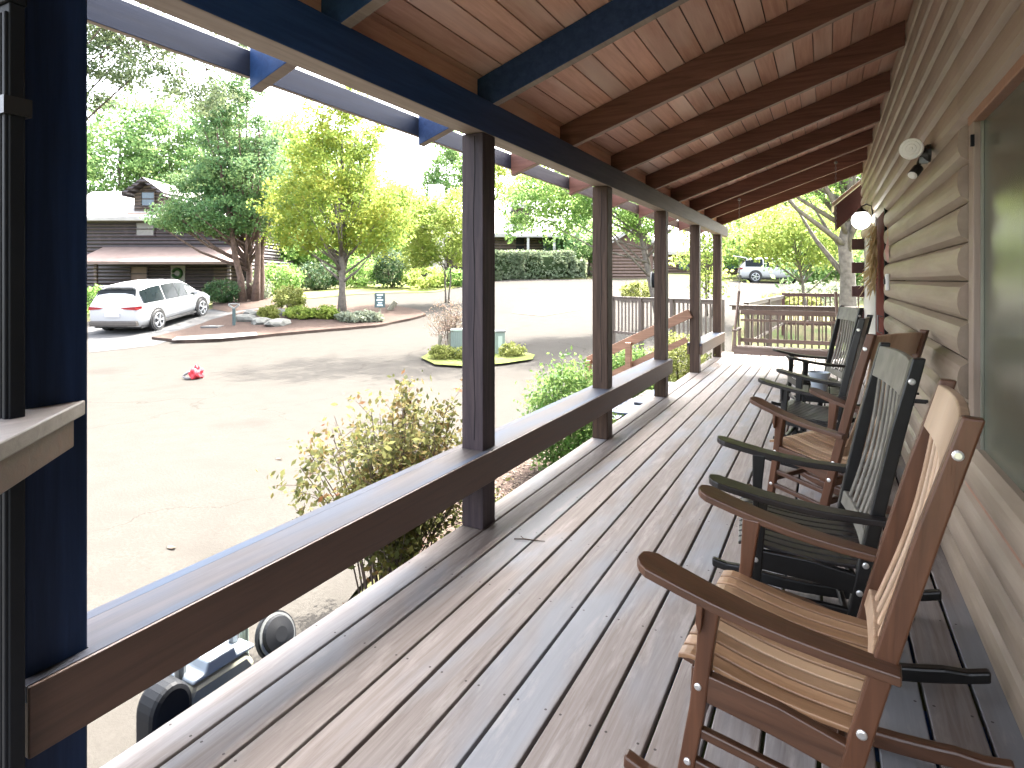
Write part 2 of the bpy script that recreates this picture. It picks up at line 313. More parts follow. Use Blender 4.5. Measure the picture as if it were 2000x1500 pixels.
# ------------------------------------------------------------------ mesh helpers
class MB:
    def __init__(s): s.v = []; s.f = []
    def add(s, vs, fs):
        o = len(s.v); s.v += [tuple(v) for v in vs]; s.f += [tuple(i + o for i in f) for f in fs]; return s
    def box(s, x0, x1, y0, y1, z0, z1, mtx=None):
        vs = [Vector((x, y, z)) for z in (z0, z1) for y in (y0, y1) for x in (x0, x1)]
        if mtx is not None: vs = [mtx @ v for v in vs]
        return s.add(vs, [(0, 2, 3, 1), (4, 5, 7, 6), (0, 1, 5, 4), (2, 6, 7, 3), (0, 4, 6, 2), (1, 3, 7, 5)])
    def beam(s, a, b, w, h, up=(0, 0, 1), w2=None, h2=None):   # a bar from a to b
        a = Vector(a); b = Vector(b); d = (b - a).normalized(); side = d.cross(Vector(up)).normalized(); u = side.cross(d)
        vs = []
        for p, ww, hh in ((a, w, h), (b, w2 or w, h2 or h)):
            vs += [p - side * ww / 2 - u * hh / 2, p + side * ww / 2 - u * hh / 2, p + side * ww / 2 + u * hh / 2, p - side * ww / 2 + u * hh / 2]
        return s.add(vs, [(3, 2, 1, 0), (4, 5, 6, 7), (0, 1, 5, 4), (1, 2, 6, 5), (2, 3, 7, 6), (3, 0, 4, 7)])
    def tube(s, pts, rads, n=8, cap=True):
        pts = [Vector(p) for p in pts]; base = len(s.v); k = len(pts)
        if isinstance(rads, (int, float)): rads = [rads] * k
        ref = Vector((0, 0, 1)) if abs((pts[-1] - pts[0]).normalized().z) < .9 else Vector((1, 0, 0))
        for i, p in enumerate(pts):
            d = (pts[min(i + 1, k - 1)] - pts[max(i - 1, 0)]).normalized()
            a = d.cross(ref).normalized(); b_ = d.cross(a)
            for j in range(n):
                t = 2 * math.pi * j / n; s.v.append(tuple(p + (a * math.cos(t) + b_ * math.sin(t)) * rads[i]))
        for i in range(k - 1):
            for j in range(n):
                j2 = (j + 1) % n; s.f.append((base + i * n + j, base + i * n + j2, base + (i + 1) * n + j2, base + (i + 1) * n + j))
        if cap:
            s.f.append(tuple(base + j for j in range(n))[::-1]); s.f.append(tuple(base + (k - 1) * n + j for j in range(n)))
        return s
    def prism(s, outline, d0, d1, fn):    # outline of 2-D points pushed from d0 to d1; fn(a, b, d) -> point
        k = len(outline); vs = [fn(a, b, d0) for a, b in outline] + [fn(a, b, d1) for a, b in outline]
        fs = [tuple(range(k))[::-1], tuple(range(k, 2 * k))] + [(i, (i + 1) % k, k + (i + 1) % k, k + i) for i in range(k)]
        return s.add(vs, fs)
    def lathe(s, prof, c=(0, 0, 0), n=20, mtx=None):      # prof: (radius, height)
        base = len(s.v); c = Vector(c)
        for r_, z in prof:
            for j in range(n):
                t = 2 * math.pi * j / n; v = Vector((r_ * math.cos(t), r_ * math.sin(t), z))
                if mtx is not None: v = mtx @ v
                s.v.append(tuple(v + c))
        for i in range(len(prof) - 1):
            for j in range(n):
                j2 = (j + 1) % n; s.f.append((base + i * n + j, base + i * n + j2, base + (i + 1) * n + j2, base + (i + 1) * n + j))
        s.f.append(tuple(base + j for j in range(n))[::-1]); s.f.append(tuple(base + (len(prof) - 1) * n + j for j in range(n)))
        return s
    def build(s, name, m, parent=None, bevel=0, smooth=False, loc=None):
        me = bpy.data.meshes.new(name); me.from_pydata(s.v, [], s.f); me.update()
        if loc is None:
            loc = Vector((0, 0, 0))
        o = bpy.data.objects.new(name, me); C.objects.link(o); me.materials.append(m)
        bm = bmesh.new(); bm.from_mesh(me); bmesh.ops.recalc_face_normals(bm, faces=bm.faces); bm.to_mesh(me); bm.free()
        if smooth: me.shade_smooth()
        if bevel:
            bv = o.modifiers.new('bevel', 'BEVEL'); bv.width = bevel; bv.segments = 2; bv.limit_method = 'ANGLE'; bv.angle_limit = R(40)
        if parent: o.parent = parent
        return o
def tag(o, label=None, cat=None, group=None, kind=None):
    for k, v in (('label', label), ('category', cat), ('group', group), ('kind', kind)):
        if v: o[k] = v
    return o
def thing(name, label, cat, loc=(0, 0, 0), rz=0, group=None):
    o = bpy.data.objects.new(name, None); C.objects.link(o); o.location = loc; o.rotation_euler = (0, 0, rz); o.empty_display_size = .1
    return tag(o, label, cat, group)
def dup(root, loc, rz, label, tilt=0):
    r = root.copy(); C.objects.link(r); r.location = loc; r.rotation_euler = (0, tilt, rz); r['label'] = label
    for ch in root.children:
        c_ = ch.copy(); C.objects.link(c_); c_.parent = r
        for g in ch.children:
            g_ = g.copy(); C.objects.link(g_); g_.parent = c_
    return r

# ------------------------------------------------------------------ terrain and paved surfaces
def axis_pts(a, b, dense0, dense1, fine, coarse):
    xs = list(np.arange(dense0, dense1 + .01, fine)); s = fine; x = dense1
    while x < b: s = min(s * 1.25, coarse); x += s; xs.append(x)
    s = fine; x = dense0
    while x > a: s = min(s * 1.25, coarse); x -= s; xs.insert(0, x)
    return np.array(xs)
xs = axis_pts(-400, 400, -34, 14, 1.0, 40); ys = axis_pts(-300, 500, -4, 48, 1.0, 40)
GX, GY = np.meshgrid(xs, ys); GZ = gz(GX.ravel(), GY.ravel())
mb = MB(); mb.v = list(zip(GX.ravel(), GY.ravel(), GZ - .06)); W = len(xs)
mb.f = [(j * W + i, j * W + i + 1, (j + 1) * W + i + 1, (j + 1) * W + i) for j in range(len(ys) - 1) for i in range(W - 1)]
tag(mb.build('ground', M['ground'], smooth=True), kind='structure')
def draped(name, poly, off, m, kerb=0, cell=1.0, jitter=0):
    pts = []
    for i, p in enumerate(poly):                       # close the outline at about one cell per step
        q = poly[(i + 1) % len(poly)]; k = max(1, int((Vector(q[:2]) - Vector(p[:2])).length / (cell * .5)))
        for j in range(k): pts.append(Vector((p[0] + (q[0] - p[0]) * j / k, p[1] + (q[1] - p[1]) * j / k)))
    if jitter:
        for v in pts: v += Vector((random.uniform(-1, 1), random.uniform(-1, 1))) * jitter
    nb = len(pts); edges = [(i, (i + 1) % nb) for i in range(nb)]
    x0, x1 = min(p.x for p in pts), max(p.x for p in pts); y0, y1 = min(p.y for p in pts), max(p.y for p in pts)
    def inside(x, y):
        c_ = False
        for i in range(nb):
            a, b_ = pts[i], pts[i - 1]
            if (a.y > y) != (b_.y > y) and x < (b_.x - a.x) * (y - a.y) / (b_.y - a.y) + a.x: c_ = not c_
        return c_
    allp = list(pts)
    for x in np.arange(x0 + cell / 2, x1, cell):
        for y in np.arange(y0 + cell / 2, y1, cell):
            if inside(x, y): allp.append(Vector((x, y)))
    vs, es, fs, *_ = delaunay_2d_cdt(allp, edges, [], 1, 1e-4)
    z = gz([v.x for v in vs], [v.y for v in vs]) + off
    mb = MB(); mb.v = [(v.x, v.y, zz) for v, zz in zip(vs, z)]; mb.f = [tuple(f) for f in fs]
    if kerb:
        o = len(mb.v); zb = gz([p.x for p in pts], [p.y for p in pts])
        mb.v += [(p.x, p.y, a + off) for p, a in zip(pts, zb)] + [(p.x, p.y, a - .05) for p, a in zip(pts, zb)]
        mb.f += [(o + i, o + (i + 1) % nb, o + nb + (i + 1) % nb, o + nb + i) for i in range(nb)]
    return tag(mb.build(name, m, smooth=not kerb), kind='structure')
def pp(lst): return [tuple(at(x, y)) for x, y in lst]
road = [(-1.95, -25), (-1.95, 1.4), (-2.5, 2.1), (-2.9, 3.2), (-3.2, 4.5), (-3.4, 7.0), (-3.3, 12.5), (-2.0, 15)] + \
    pp([(1430, 640), (1450, 604), (1530, 580), (1600, 560), (1590, 551), (1440, 549), (1290, 547), (1140, 545), (1000, 546), (950, 551), (900, 561), (830, 570), (770, 571), (700, 573), (600, 582), (545, 592), (500, 601), (420, 605), (380, 607), (260, 622), (175, 628), (60, 640)]) + [(-45, 6), (-45, -25)]
draped('road', road, 0.0, M['road'], cell=.8)
island_p = pp([(298, 664), (360, 671), (430, 668), (500, 662), (560, 655), (620, 650), (680, 645), (735, 640), (768, 634), (800, 627), (832, 618), (820, 610), (780, 602), (740, 597), (700, 594), (640, 596), (590, 600), (520, 607), (470, 614), (420, 628), (370, 645)])
draped('planting_island', island_p, .10, M['mulch'], kerb=1, cell=.6, jitter=.04)
draped('gutter_shadow_strip', pp([(335, 672), (430, 669), (503, 662), (500, 655), (430, 659), (345, 665)]), .115, M['concrete'], cell=.4)  # concrete kerb strip along the front of the island
draped('driveway', pp([(174, 690), (300, 676), (372, 650), (425, 630), (470, 616), (540, 600), (500, 596), (400, 606), (300, 612), (172, 640)]), .012, M['drive'], cell=.6)
draped('cedar_bed', pp([(415, 605), (445, 611), (520, 600), (545, 594), (520, 582), (480, 579), (440, 584), (415, 592)]), .03, M['mulch'], cell=.6)
draped('lawn', pp([(545, 589), (600, 584), (700, 575), (770, 573), (850, 571), (900, 561), (960, 548), (1000, 545), (1140, 545), (1140, 540), (1000, 534), (900, 530), (800, 545), (700, 560), (560, 575)]), .03, M['lawn'], cell=1.2)
draped('sandy_verge', pp([(1000, 612), (1060, 618), (1130, 606), (1135, 585), (1090, 572), (1040, 578), (1010, 595)]), .02, M['sand'], cell=.6)
draped('utility_bed', pp([(822, 703), (850, 716), (900, 720), (980, 716), (1040, 706), (1045, 697), (1010, 690), (900, 686), (840, 692)]), .06, M['lawn'], cell=.4)
draped('mulch_bed', [(-1.80, 1.55), (-2.45, 2.15), (-2.75, 3.2), (-3.1, 4.5), (-3.3, 7.0), (-3.2, 7.4), (-1.80, 7.4)], .05, M['mulch'], cell=.3, jitter=.02)
draped('garden_strip', [(-1.80, 9.4), (-3.1, 9.4), (-3.2, 12.5), (-1.0, 15), (2, 16), (4, 12.4), (-1, 12.4)], .05, M['lawn'], cell=.5, jitter=.03)
# bark chips and fallen leaves, nobody could count them
def scatter(name, label, fn, nn, size, m, zo=.0):
    v = []; f = []
    for i in range(nn):
        x, y = fn(); z = g1(x, y) + zo; a = random.uniform(0, 6.28); l = size * random.uniform(.5, 1.4); wd = l * random.uniform(.25, .6)
        tl = Euler((random.uniform(-.5, .5), random.uniform(-.5, .5), a)).to_matrix(); o = len(v)
        for p in ((-l, 0, 0), (0, -wd, .3 * wd), (l, 0, 0), (0, wd, .3 * wd)): q = tl @ Vector(p); v.append((x + q.x, y + q.y, z + q.z + size * .4))
        f.append((o, o + 1, o + 2, o + 3))
    mb = MB(); mb.v = v; mb.f = f
    return tag(mb.build(name, m), label, 'mulch', kind='stuff')
def bedpt():
    y = random.uniform(1.7, 7.2); return random.uniform(-1.86, -2.3 if y < 2.3 else -2.75 if y < 4 else -3.1), y
LL = leafmat('fallen_leaf_litter', [(.022, .013, .009), (.05, .032, .022), (.09, .064, .046), (.15, .115, .085)], .1)
scatter('leaf_litter', 'brown leaf litter and bark chips in the bed beside the porch', bedpt, 5000, .022, LL, .05)

# ------------------------------------------------------------------ foliage generators
def leaves(centres, sig, per, size, shape='quad', flat=.0, droop=0):
    c_ = np.repeat(np.asarray(centres, float), per, axis=0); n_ = len(c_)
    sg = np.repeat(np.asarray(sig, float).reshape(-1, 1) if np.ndim(sig) else np.full((len(centres), 1), sig), per, axis=0)
    d_ = rng.normal(size=(n_, 3)); d_[:, 2] *= (1 - flat); pos = c_ + d_ * sg
    if droop: pos[:, 2] -= droop * np.hypot(d_[:, 0], d_[:, 1]) * sg[:, 0]
    a = rng.normal(size=(n_, 3)); a /= np.linalg.norm(a, axis=1, keepdims=True)
    b_ = np.cross(a, rng.normal(size=(n_, 3))); b_ /= np.linalg.norm(b_, axis=1, keepdims=True)
    s = size * rng.uniform(.6, 1.35, size=(n_, 1))
    if shape == 'quad': vs = np.stack([pos - a * s, pos - b_ * s * .55, pos + a * s, pos + b_ * s * .55], 1)
    elif shape == 'needle': vs = np.stack([pos - a * s * 1.5, pos - b_ * s * .22, pos + a * s * 1.5, pos + b_ * s * .22], 1)
    return vs.reshape(-1, 3)
def leafobj(name, vs, m, parent=None, loc=(0, 0, 0)):
    n_ = len(vs); me = bpy.data.meshes.new(name); me.vertices.add(n_); me.vertices.foreach_set('co', (vs - np.asarray(loc)).astype(np.float32).ravel())
    q = n_ // 4; me.loops.add(n_); me.loops.foreach_set('vertex_index', np.arange(n_, dtype=np.int32))
    me.polygons.add(q); me.polygons.foreach_set('loop_start', np.arange(0, n_, 4, dtype=np.int32)); me.polygons.foreach_set('loop_total', np.full(q, 4, dtype=np.int32))
    me.update(); me.validate(); me.materials.append(m); o = bpy.data.objects.new(name, me); C.objects.link(o)
    if parent: o.parent = parent
    return o
def in_ell(k, c_, r_, inner=.25):
    d_ = rng.normal(size=(k, 3)); d_ /= np.linalg.norm(d_, axis=1, keepdims=True)
    return np.asarray(c_) + d_ * rng.uniform(inner, 1, size=(k, 1)) ** .6 * np.asarray(r_)
def tree(name, label, base, lobes, lm, ncl, per, sig, size, trunk_r, trunk_top, bark, group=None, cat='tree', shape='quad', flat=.35, limbs=14, lean=(0, 0), stems=1, droop=0, inner=.25):
    b_ = Vector(base); t = thing(name, label, cat, b_, 0, group)
    wts = np.array([l[1][0] * l[1][1] * l[1][2] for l in lobes]) ** .75; wts /= wts.sum(); cen = []
    for (c_, r_), w_ in zip(lobes, wts): cen.append(in_ell(max(3, int(ncl * w_)), c_, r_, inner))
    cen = np.concatenate(cen)
    leafobj('crown', leaves(cen, sig * rng.uniform(.6, 1.3, size=len(cen)), per, size, shape, flat, droop), lm, t)
    tk = MB(); k = 7
    for s in range(stems):
        sa = s * 2.4; sp = trunk_r * (1.6 if stems > 1 else 0)
        pts = [Vector((lean[0] * i / k + math.cos(sa) * sp * (1 + 2.5 * i / k), lean[1] * i / k + math.sin(sa) * sp * (1 + 2.5 * i / k), trunk_top * i / k - .15)) + Vector((random.uniform(-1, 1), random.uniform(-1, 1), 0)) * trunk_r * .35 * (i > 0) for i in range(k + 1)]
        rr = [trunk_r * (1.35 if i == 0 else 1) * (1 - .8 * i / k) / (1 if stems == 1 else 1.5) for i in range(k + 1)]
        tk.tube(pts, rr, 9)
    for i in range(limbs):
        c_ = Vector(cen[random.randrange(len(cen))]); h = max(trunk_top * .15, min(trunk_top * .92, c_.z * random.uniform(.35, .75)))
        a = Vector((lean[0] * h / trunk_top, lean[1] * h / trunk_top, h)); mid = a.lerp(c_, .5) + Vector((0, 0, -.06 * (c_ - a).length))
        r0 = trunk_r * .42 * (1 - .6 * h / trunk_top); tk.tube([a, mid, c_], [r0, r0 * .6, r0 * .15], 6)
    tk.build('trunk', bark, t, smooth=True)
    return t
def V(dx, dz, rx, rz, D0=None):         # crown lobe given in metres sideways and up from the base, as seen from the porch
    return ((dx * CT, dx * ST, dz), (rx, rx, rz))
def shrub(name, label, base, rx, ry, h, lm, nn, size, cat='shrub', group=None, box=False, sig=None):
    t = thing(name, label, cat, base, 0, group)
    if box:
        cen = rng.uniform(-1, 1, size=(nn // 12, 3)); k = rng.integers(0, 3, size=len(cen)); cen[np.arange(len(cen)), k] = np.sign(cen[np.arange(len(cen)), k])
        cen = np.sign(cen) * np.abs(cen) ** .8
        cen = cen * np.array([rx, ry, h / 2]) + np.array([0, 0, h / 2]); cen = cen @ np.array([[CT, ST, 0], [-ST, CT, 0], [0, 0, 1]])
    else: cen = in_ell(nn // 12, (0, 0, h * .5), (rx, ry, h * .5), .5)
    cen[:, 2] = np.maximum(cen[:, 2], .03)
    leafobj('foliage', leaves(cen, sig or max(.05, h * .07), 12, size), lm, t)
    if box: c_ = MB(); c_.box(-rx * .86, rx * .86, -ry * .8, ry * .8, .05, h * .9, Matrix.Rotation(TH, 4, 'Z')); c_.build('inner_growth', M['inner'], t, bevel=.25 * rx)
    st = MB()
    for i in range(7):
        a = random.uniform(0, 6.28); st.tube([(0.03 * math.cos(a), .03 * math.sin(a), -.05), (rx * .35 * math.cos(a), ry * .35 * math.sin(a), h * .4), (rx * .6 * math.cos(a), ry * .6 * math.sin(a), h * .75)], [.014 * h + .004, .01 * h + .003, .003], 5)
    st.build('stem', M['twig'], t)
    return t

# ------------------------------------------------------------------ the porch: deck, posts, rails
mb = MB(); X0 = -1.85; bw = .153; x = X0; k = 0
while x < .62:
    jo = [-2.0] + ([random.uniform(4, 11)] if k % 3 == 1 else []) + [12.25]
    for a, b_ in zip(jo, jo[1:]): mb.box(x, x + bw - .0125, a + .0008, b_ - .0008, -.032 + random.uniform(-.0015, .0015), random.uniform(-.0015, .0015))
    x += bw; k += 1
tag(mb.build('deck', M['deck'], bevel=.004), kind='structure')
mb = MB()
for y in np.arange(-1.9, 12.3, .61): mb.box(-1.80, .6, y, y + .038, -.23, -.036)
mb.box(-1.845, -1.805, -2, 12.2, -.26, -.036); mb.box(-1.8, .6, 12.15, 12.19, -.26, -.036)
for y in (-2, .8, 2.96, 5.1, 7.25, 9.4, 11.5): mb.box(-1.80, -1.66, y - .07, y + .07, -.9, -.24)
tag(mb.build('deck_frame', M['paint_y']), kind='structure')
BZ = 2.23
PY = [.726, 2.886, 5.03, 7.17, 9.28, 11.36]
plabels = ['navy blue square porch post nearest the camera with ribbed downspout on it', 'dark square porch post second along the rail, with long drying crack',
           'dark brown porch post third along the rail, before the green bushes', 'brown porch post at the far end of the long bench rail',
           'brown porch post where the sloping stair handrail begins', 'farthest brown porch post beside the hanging swing']
for i, (y, lb) in enumerate(zip(PY, plabels)):
    g = g1(-1.77, y)
    t = thing('porch_post', lb, 'post', (-1.77, y + .07, 0), 0, 'square posts holding up the porch roof')
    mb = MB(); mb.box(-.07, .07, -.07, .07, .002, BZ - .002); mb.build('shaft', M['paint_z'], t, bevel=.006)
    if i in (1, 2, 3):      # drying crack
        mb = MB(); xx = .012
        for j in range(9): mb.beam((xx + .006 * math.sin(j * 1.7), -.0712, .5 + j * .19), (xx + .006 * math.sin((j + 1) * 1.7), -.0712, .5 + (j + 1) * .19), .0028, .002, (0, 1, 0))
        mb.build('crack', M['blackplastic'], t)
def bench_rail(y0, y1, label, gaps):
    t = thing('bench_rail', label, 'rail', (-1.77, y0, 0), 0, 'low wide timber rails between the porch posts')
    xo, xi = -1.885 + 1.77, -1.665 + 1.77
    mb = MB()
    # cap with notches for the posts: inner strip, outer strip and infill between posts
    mb.box(xi - .033, xi, 0, y1 - y0, .405, .445); mb.box(xo, xo + .043, 0, y1 - y0, .405, .445)
    segs = []; last = 0
    for g in gaps:
        a = g - y0
        if a > last + .002: segs.append((last, a - .001))
        last = a + .141
    if last < y1 - y0: segs.append((last, y1 - y0))
    for a, b_ in segs: mb.box(xo + .0432, xi - .0332, a, b_, .4045, .4445)
    mb.build('cap', M['cap'], t)
    mb = MB(); mb.prism([(xi - .034, .275), (xi + .012, .275), (xi + .012, .445), (xi + .0006, .445), (xi + .0006, .4035), (xi - .034, .4035)], 0, y1 - y0, lambda a, b_, dd: Vector((a, dd, b_))); mb.build('face_board', M['rail'], t, bevel=.004)
    mb = MB(); mb.box(xo + .002, xo + .040, 0, y1 - y0, .275, .403); mb.build('outer_board', M['rail'], t, bevel=.006)
    return t
bench_rail(.715, 7.33, 'long low bench rail of brown timber running through four posts', PY[:4])
bench_rail(9.29, 11.51, 'short low bench rail between the two farthest posts', PY[4:])

t = thing('post_plaque', 'small dark oval plaque on the street side of the fourth porch post', 'plaque', (-1.841, 7.24, 1.40))
mb = MB(); mb.prism([(.045 * math.cos(i * math.pi / 8), .095 * math.sin(i * math.pi / 8)) for i in range(16)], -.035, -.001, lambda a, b_, dd: Vector((dd, a, b_))); mb.build('plate', M['blackplastic'], t, bevel=.006)
mb = MB(); mb.prism([(.050 * math.cos(i * math.pi / 8), .10 * math.sin(i * math.pi / 8)) for i in range(16)], -.05, -.036, lambda a, b_, dd: Vector((dd, a, b_))); mb.build('face', M['greytrim'], t)
# diagonal ledge beside the first post and the downspout on the post
t = thing('ledge', 'grey timber ledge meeting the nearest post at a diagonal', 'ledge', (-1.70, .86, 0), 0)
def dg(a, b_, z): return Vector((a * .7071 + b_ * .7071, -a * .7071 + b_ * .7071, z))   # a runs back towards the camera, b outwards
mb = MB(); mb.prism([(0, 0), (.80, 0), (.80, -.16), (.10, -.16)], 1.052, 1.09, lambda a, b_, z: dg(a, b_, z)); mb.build('cap', M['ledge'], t, bevel=.004)
mb = MB(); mb.prism([(.04, -.012), (.80, -.012), (.80, -.05), (.07, -.05)], .98, 1.05, lambda a, b_, z: dg(a, b_, z)); mb.build('lower_board', M['rail'], t, bevel=.003)
t = thing('downspout', 'dark ribbed downspout with curved elbow on the nearest post', 'downspout', (-1.655, .705, 0))
mb = MB()
for a in range(5): mb.box(-.055 + a * .020, -.041 + a * .020, -.052, -.012, -.7, 2.00)
mb.box(-.060, .044, -.045, -.015, -.7, 2.02)
mb.build('pipe', M['blackplastic'], t, bevel=.003)
mb = MB(); mb.prism([(-.060, 2.021), (.044, 2.021), (.040, 2.09), (.018, 2.15), (-.03, 2.20), (-.12, 2.24), (-.12, 2.15), (-.075, 2.11)], -.052, -.010, lambda a, b_, dd: Vector((a, dd, b_)))
mb.build('elbow', M['blackplastic'], t, bevel=.004)
mb = MB(); mb.box(-.066, .050, -.058, -.004, 1.77, 1.81); mb.build('strap', M['metal'], t)

# ------------------------------------------------------------------ porch roof
SL = .348; RY = [3.0 + 1.22 * k for k in range(-3, 8)]
def rz_(x): return 2.23 + (x + 2.23) * SL        # underside of the rafters
roof = thing('porch_roof', 'sloping porch roof of reddish boards on dark rafters', 'roof', (-1.77, 0, 2.23))
def rl(v): return Vector(v) - Vector((-1.77, 0, 2.23))
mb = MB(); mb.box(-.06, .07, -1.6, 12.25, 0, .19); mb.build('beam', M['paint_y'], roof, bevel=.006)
for y in RY:
    mb = MB()
    for yy in (y,):
        pts = [(-2.23, rz_(-2.23)), (.53, rz_(.53)), (.53, rz_(.53) + .195), (-2.23, rz_(-2.23) + .195)]
        mb.prism(pts, yy, yy + .06, lambda a, b_, dd: rl((a, dd, b_)))
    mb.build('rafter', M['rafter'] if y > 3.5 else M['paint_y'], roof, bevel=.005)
mb = MB(); x = -1.86; k = 0; ca = math.atan(SL)
mtx0 = Matrix.Translation(rl((-1.90, 0, rz_(-1.90) + .198))) @ Matrix.Rotation(-ca, 4, 'Y')
L_ = (0.56 + 1.90) / math.cos(ca); n_b = int(L_ / .137)
for i in range(n_b + 1):
    a = i * .137; b_ = min(a + .129, L_)
    if b_ > a: mb.box(a, b_, -1.6, 12.3, 0, .018 + random.uniform(0, .001), mtx0)
mb.build('ceiling_boards', M['ceil'], roof)
mb = MB(); mb.box(0, L_, -1.6, 12.32, .022, .10, mtx0); mb.build('roof_deck', M['redwood'], roof)
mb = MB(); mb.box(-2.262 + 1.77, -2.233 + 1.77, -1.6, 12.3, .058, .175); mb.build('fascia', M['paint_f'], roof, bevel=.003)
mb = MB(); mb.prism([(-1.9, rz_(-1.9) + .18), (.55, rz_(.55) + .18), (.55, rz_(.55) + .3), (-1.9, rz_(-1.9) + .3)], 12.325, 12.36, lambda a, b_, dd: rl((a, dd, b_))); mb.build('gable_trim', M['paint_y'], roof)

mb = MB(); mb.box(-.063, -.035, -1.6, 12.2, .191, .34); mb.build('blocking', M['ceil'], roof)
# ------------------------------------------------------------------ the cabin
cab = thing('log_cabin', 'tan painted log cabin wall along the right side of the porch', 'house', (.62, 5, 0))
def cl(x, y, z): return Vector((x - .62, y - 5, z))
z0 = .127 - .181; WXI = .575; BUL = .048
def logs(mb, y0, y1, za, zb):
    k = 0; z = z0
    while z < zb - .02:
        if z + .181 > za + .02:
            a0 = []; N = 7
            for j in range(N + 1):
                t_ = j / N; zz = z + .003 + t_ * .175; xx = WXI - BUL * math.sqrt(max(0, 1 - (2 * t_ - 1) ** 2)) ** .9
                a0.append((xx, zz))
            pr = a0 + [(WXI + .12, z + .178), (WXI + .12, z + .003)]
            mb.prism(pr, y0, y1, lambda a, b_, dd: cl(a, dd, b_))
        z += .181
mb = MB(); logs(mb, 3.37, 7.38, -.05, 3.6); logs(mb, -1.7, 3.37, -.05, .55); logs(mb, -1.7, 3.37, 2.2, 3.6); logs(mb, -1.7, .3, .55, 2.2); logs(mb, 7.38, 12.2, 2.2, 3.6)
mb.build('wall', M['logs'], cab)
mb = MB(); mb.box(.04, 6, -8, 7.3, -.9, 3.5); mb.box(.12, 6, -8, 7.2, -.9, 3.5); mb = MB(); mb.box(.11, 6, -6.7, 7.2, -.9, 3.45); mb.build('inner_wall', M['greytrim'], cab)
mb = MB(); mb.prism([(.57, 3.5), (4.2, 4.9), (7.5, 3.5), (7.5, 3.4), (.57, 3.4)], -1.8, 12.6, lambda a, b_, dd: cl(a, dd, b_)); mb.build('main_roof', M['roofmain'], cab)
# window
wn = MB(); wn.box(-.055, .0, -1.65 - .10, -1.65, .52, 2.23); f_ = wn.build('window', M['tan_trim'], cab, bevel=.004)
mb = MB(); mb.box(-.058, .0, -5, -1.652, 2.09, 2.23); mb.build('frame', M['trim'], f_, bevel=.004)
mb = MB(); mb.box(-.075, .0, -5, -1.60, .53, .60); mb.build('sill', M['tan_trim'], f_, bevel=.004)
mb = MB(); mb.box(-.062, .0, -5, -1.62, .40, .528); mb.build('apron', M['trim'], f_, bevel=.004)
mb = MB(); mb.box(-.020, .0, -5, -1.752, .602, 2.088); mb.build('pane', M['glass'], f_)
mb = MB(); mb.box(-.030, -.021, -1.768, -1.752, .602, 2.088); mb.build('screen_frame', M['metergrey'], f_)
mb = MB(); mb.box(-.068, -.055, -1.78, -1.765, 1.98, 2.03); mb.build('latch', M['blackplastic'], f_)
# door bay at the far half of the wall
mb = MB(); mb.box(-.085, .10, 2.385, 2.455, -.0, 2.2); dr = mb.build('door', M['blackplastic'], cab)
mb = MB(); mb.box(-.088, -.045, 2.458, 3.55, .02, 2.14); mb.build('door_slab', M['door'], dr, bevel=.01)
mb = MB(); mb.tube([cl(.535, 7.62, 1.0), cl(.49, 7.62, 1.02), cl(.49, 7.62, .84), cl(.535, 7.62, .82)], .009, 8); mb.build('handle', M['steel'], dr)
mb = MB(); mb.box(-.095, .02, 3.56, 3.66, -.0, 2.19); mb.build('door_trim', M['greytrim'], dr, bevel=.004)
mb = MB(); mb.box(-.045, .10, 3.665, 7.2, .0, 2.19); mb.build('flat_wall', M['greytrim'], cab)
for k in range(6): mb = MB(); mb.box(-.235, -.05, 7.0, 7.2, .78 - .41 + .41 * k - .08, .78 - .41 + .41 * k + .11); mb.build('corner_log', M['redwood'], cab, bevel=.01)
# small eave at the far corner
mb = MB(); pr = [(.115, 2.74), (.62, 3.18), (.62, 2.55), (.46, 2.60), (.13, 2.29)]
mb.prism(pr, 12.40, 12.46, lambda a, b_, dd: cl(a, dd, b_)); ev = mb.build('eave', M['redwood'], cab, bevel=.004)
mb = MB(); mb.prism([(.085, 2.735), (.62, 3.20), (.62, 3.27), (.085, 2.81)], 12.36, 13.6, lambda a, b_, dd: cl(a, dd, b_)); mb.build('eave_edge', M['tan_trim'], cab, bevel=.004)

# things on the wall
t = thing('floodlight', 'twin outdoor floodlight with round white bulb mounted on log wall', 'light', (.527, 4.17, 2.13))
Mx = Matrix.Rotation(R(-90), 4, 'Y')
mb = MB(); mb.lathe([(.052, 0), (.052, .018), (.035, .035), (.012, .05)], n=20, mtx=Mx); mb.build('base_plate', M['metal'], t, smooth=False)
def bulb(c_, d_, name, label=None, rr=.060):
    q = Vector(d_).to_track_quat('Z', 'Y').to_matrix().to_4x4()
    mb = MB(); mb.lathe([(.020, -.115), (.026, -.10), (.028, -.055), (.034, -.04)], c=c_, n=18, mtx=q); s_ = mb.build('lamp_socket', M['metal'], t, smooth=True)
    mb = MB(); mb.lathe([(.030, -.045), (.04, -.03), (rr, .0), (rr, .012), (rr * .93, .018), (rr * .75, .016), (rr * .70, .020), (rr * .45, .018), (rr * .4, .023), (rr * .15, .021), (rr * .12, .026)], c=c_, n=28, mtx=q)
    mb.build(name, M['white'], s_, smooth=False)
bulb(Vector((-.10, -.10, .015)), (-.28, -.93, -.05), 'bulb')
mb = MB(); mb.tube([(-.04, 0, 0), (-.07, -.01, .02), (-.095, -.03, .016)], .016, 8); mb.tube([(-.04, 0, -.01), (-.055, 0, -.05), (-.06, -.02, -.075)], .012, 8); mb.build('arm', M['metal'], t)
q = Vector((-.45, -.55, -.65)).to_track_quat('Z', 'Y').to_matrix().to_4x4()
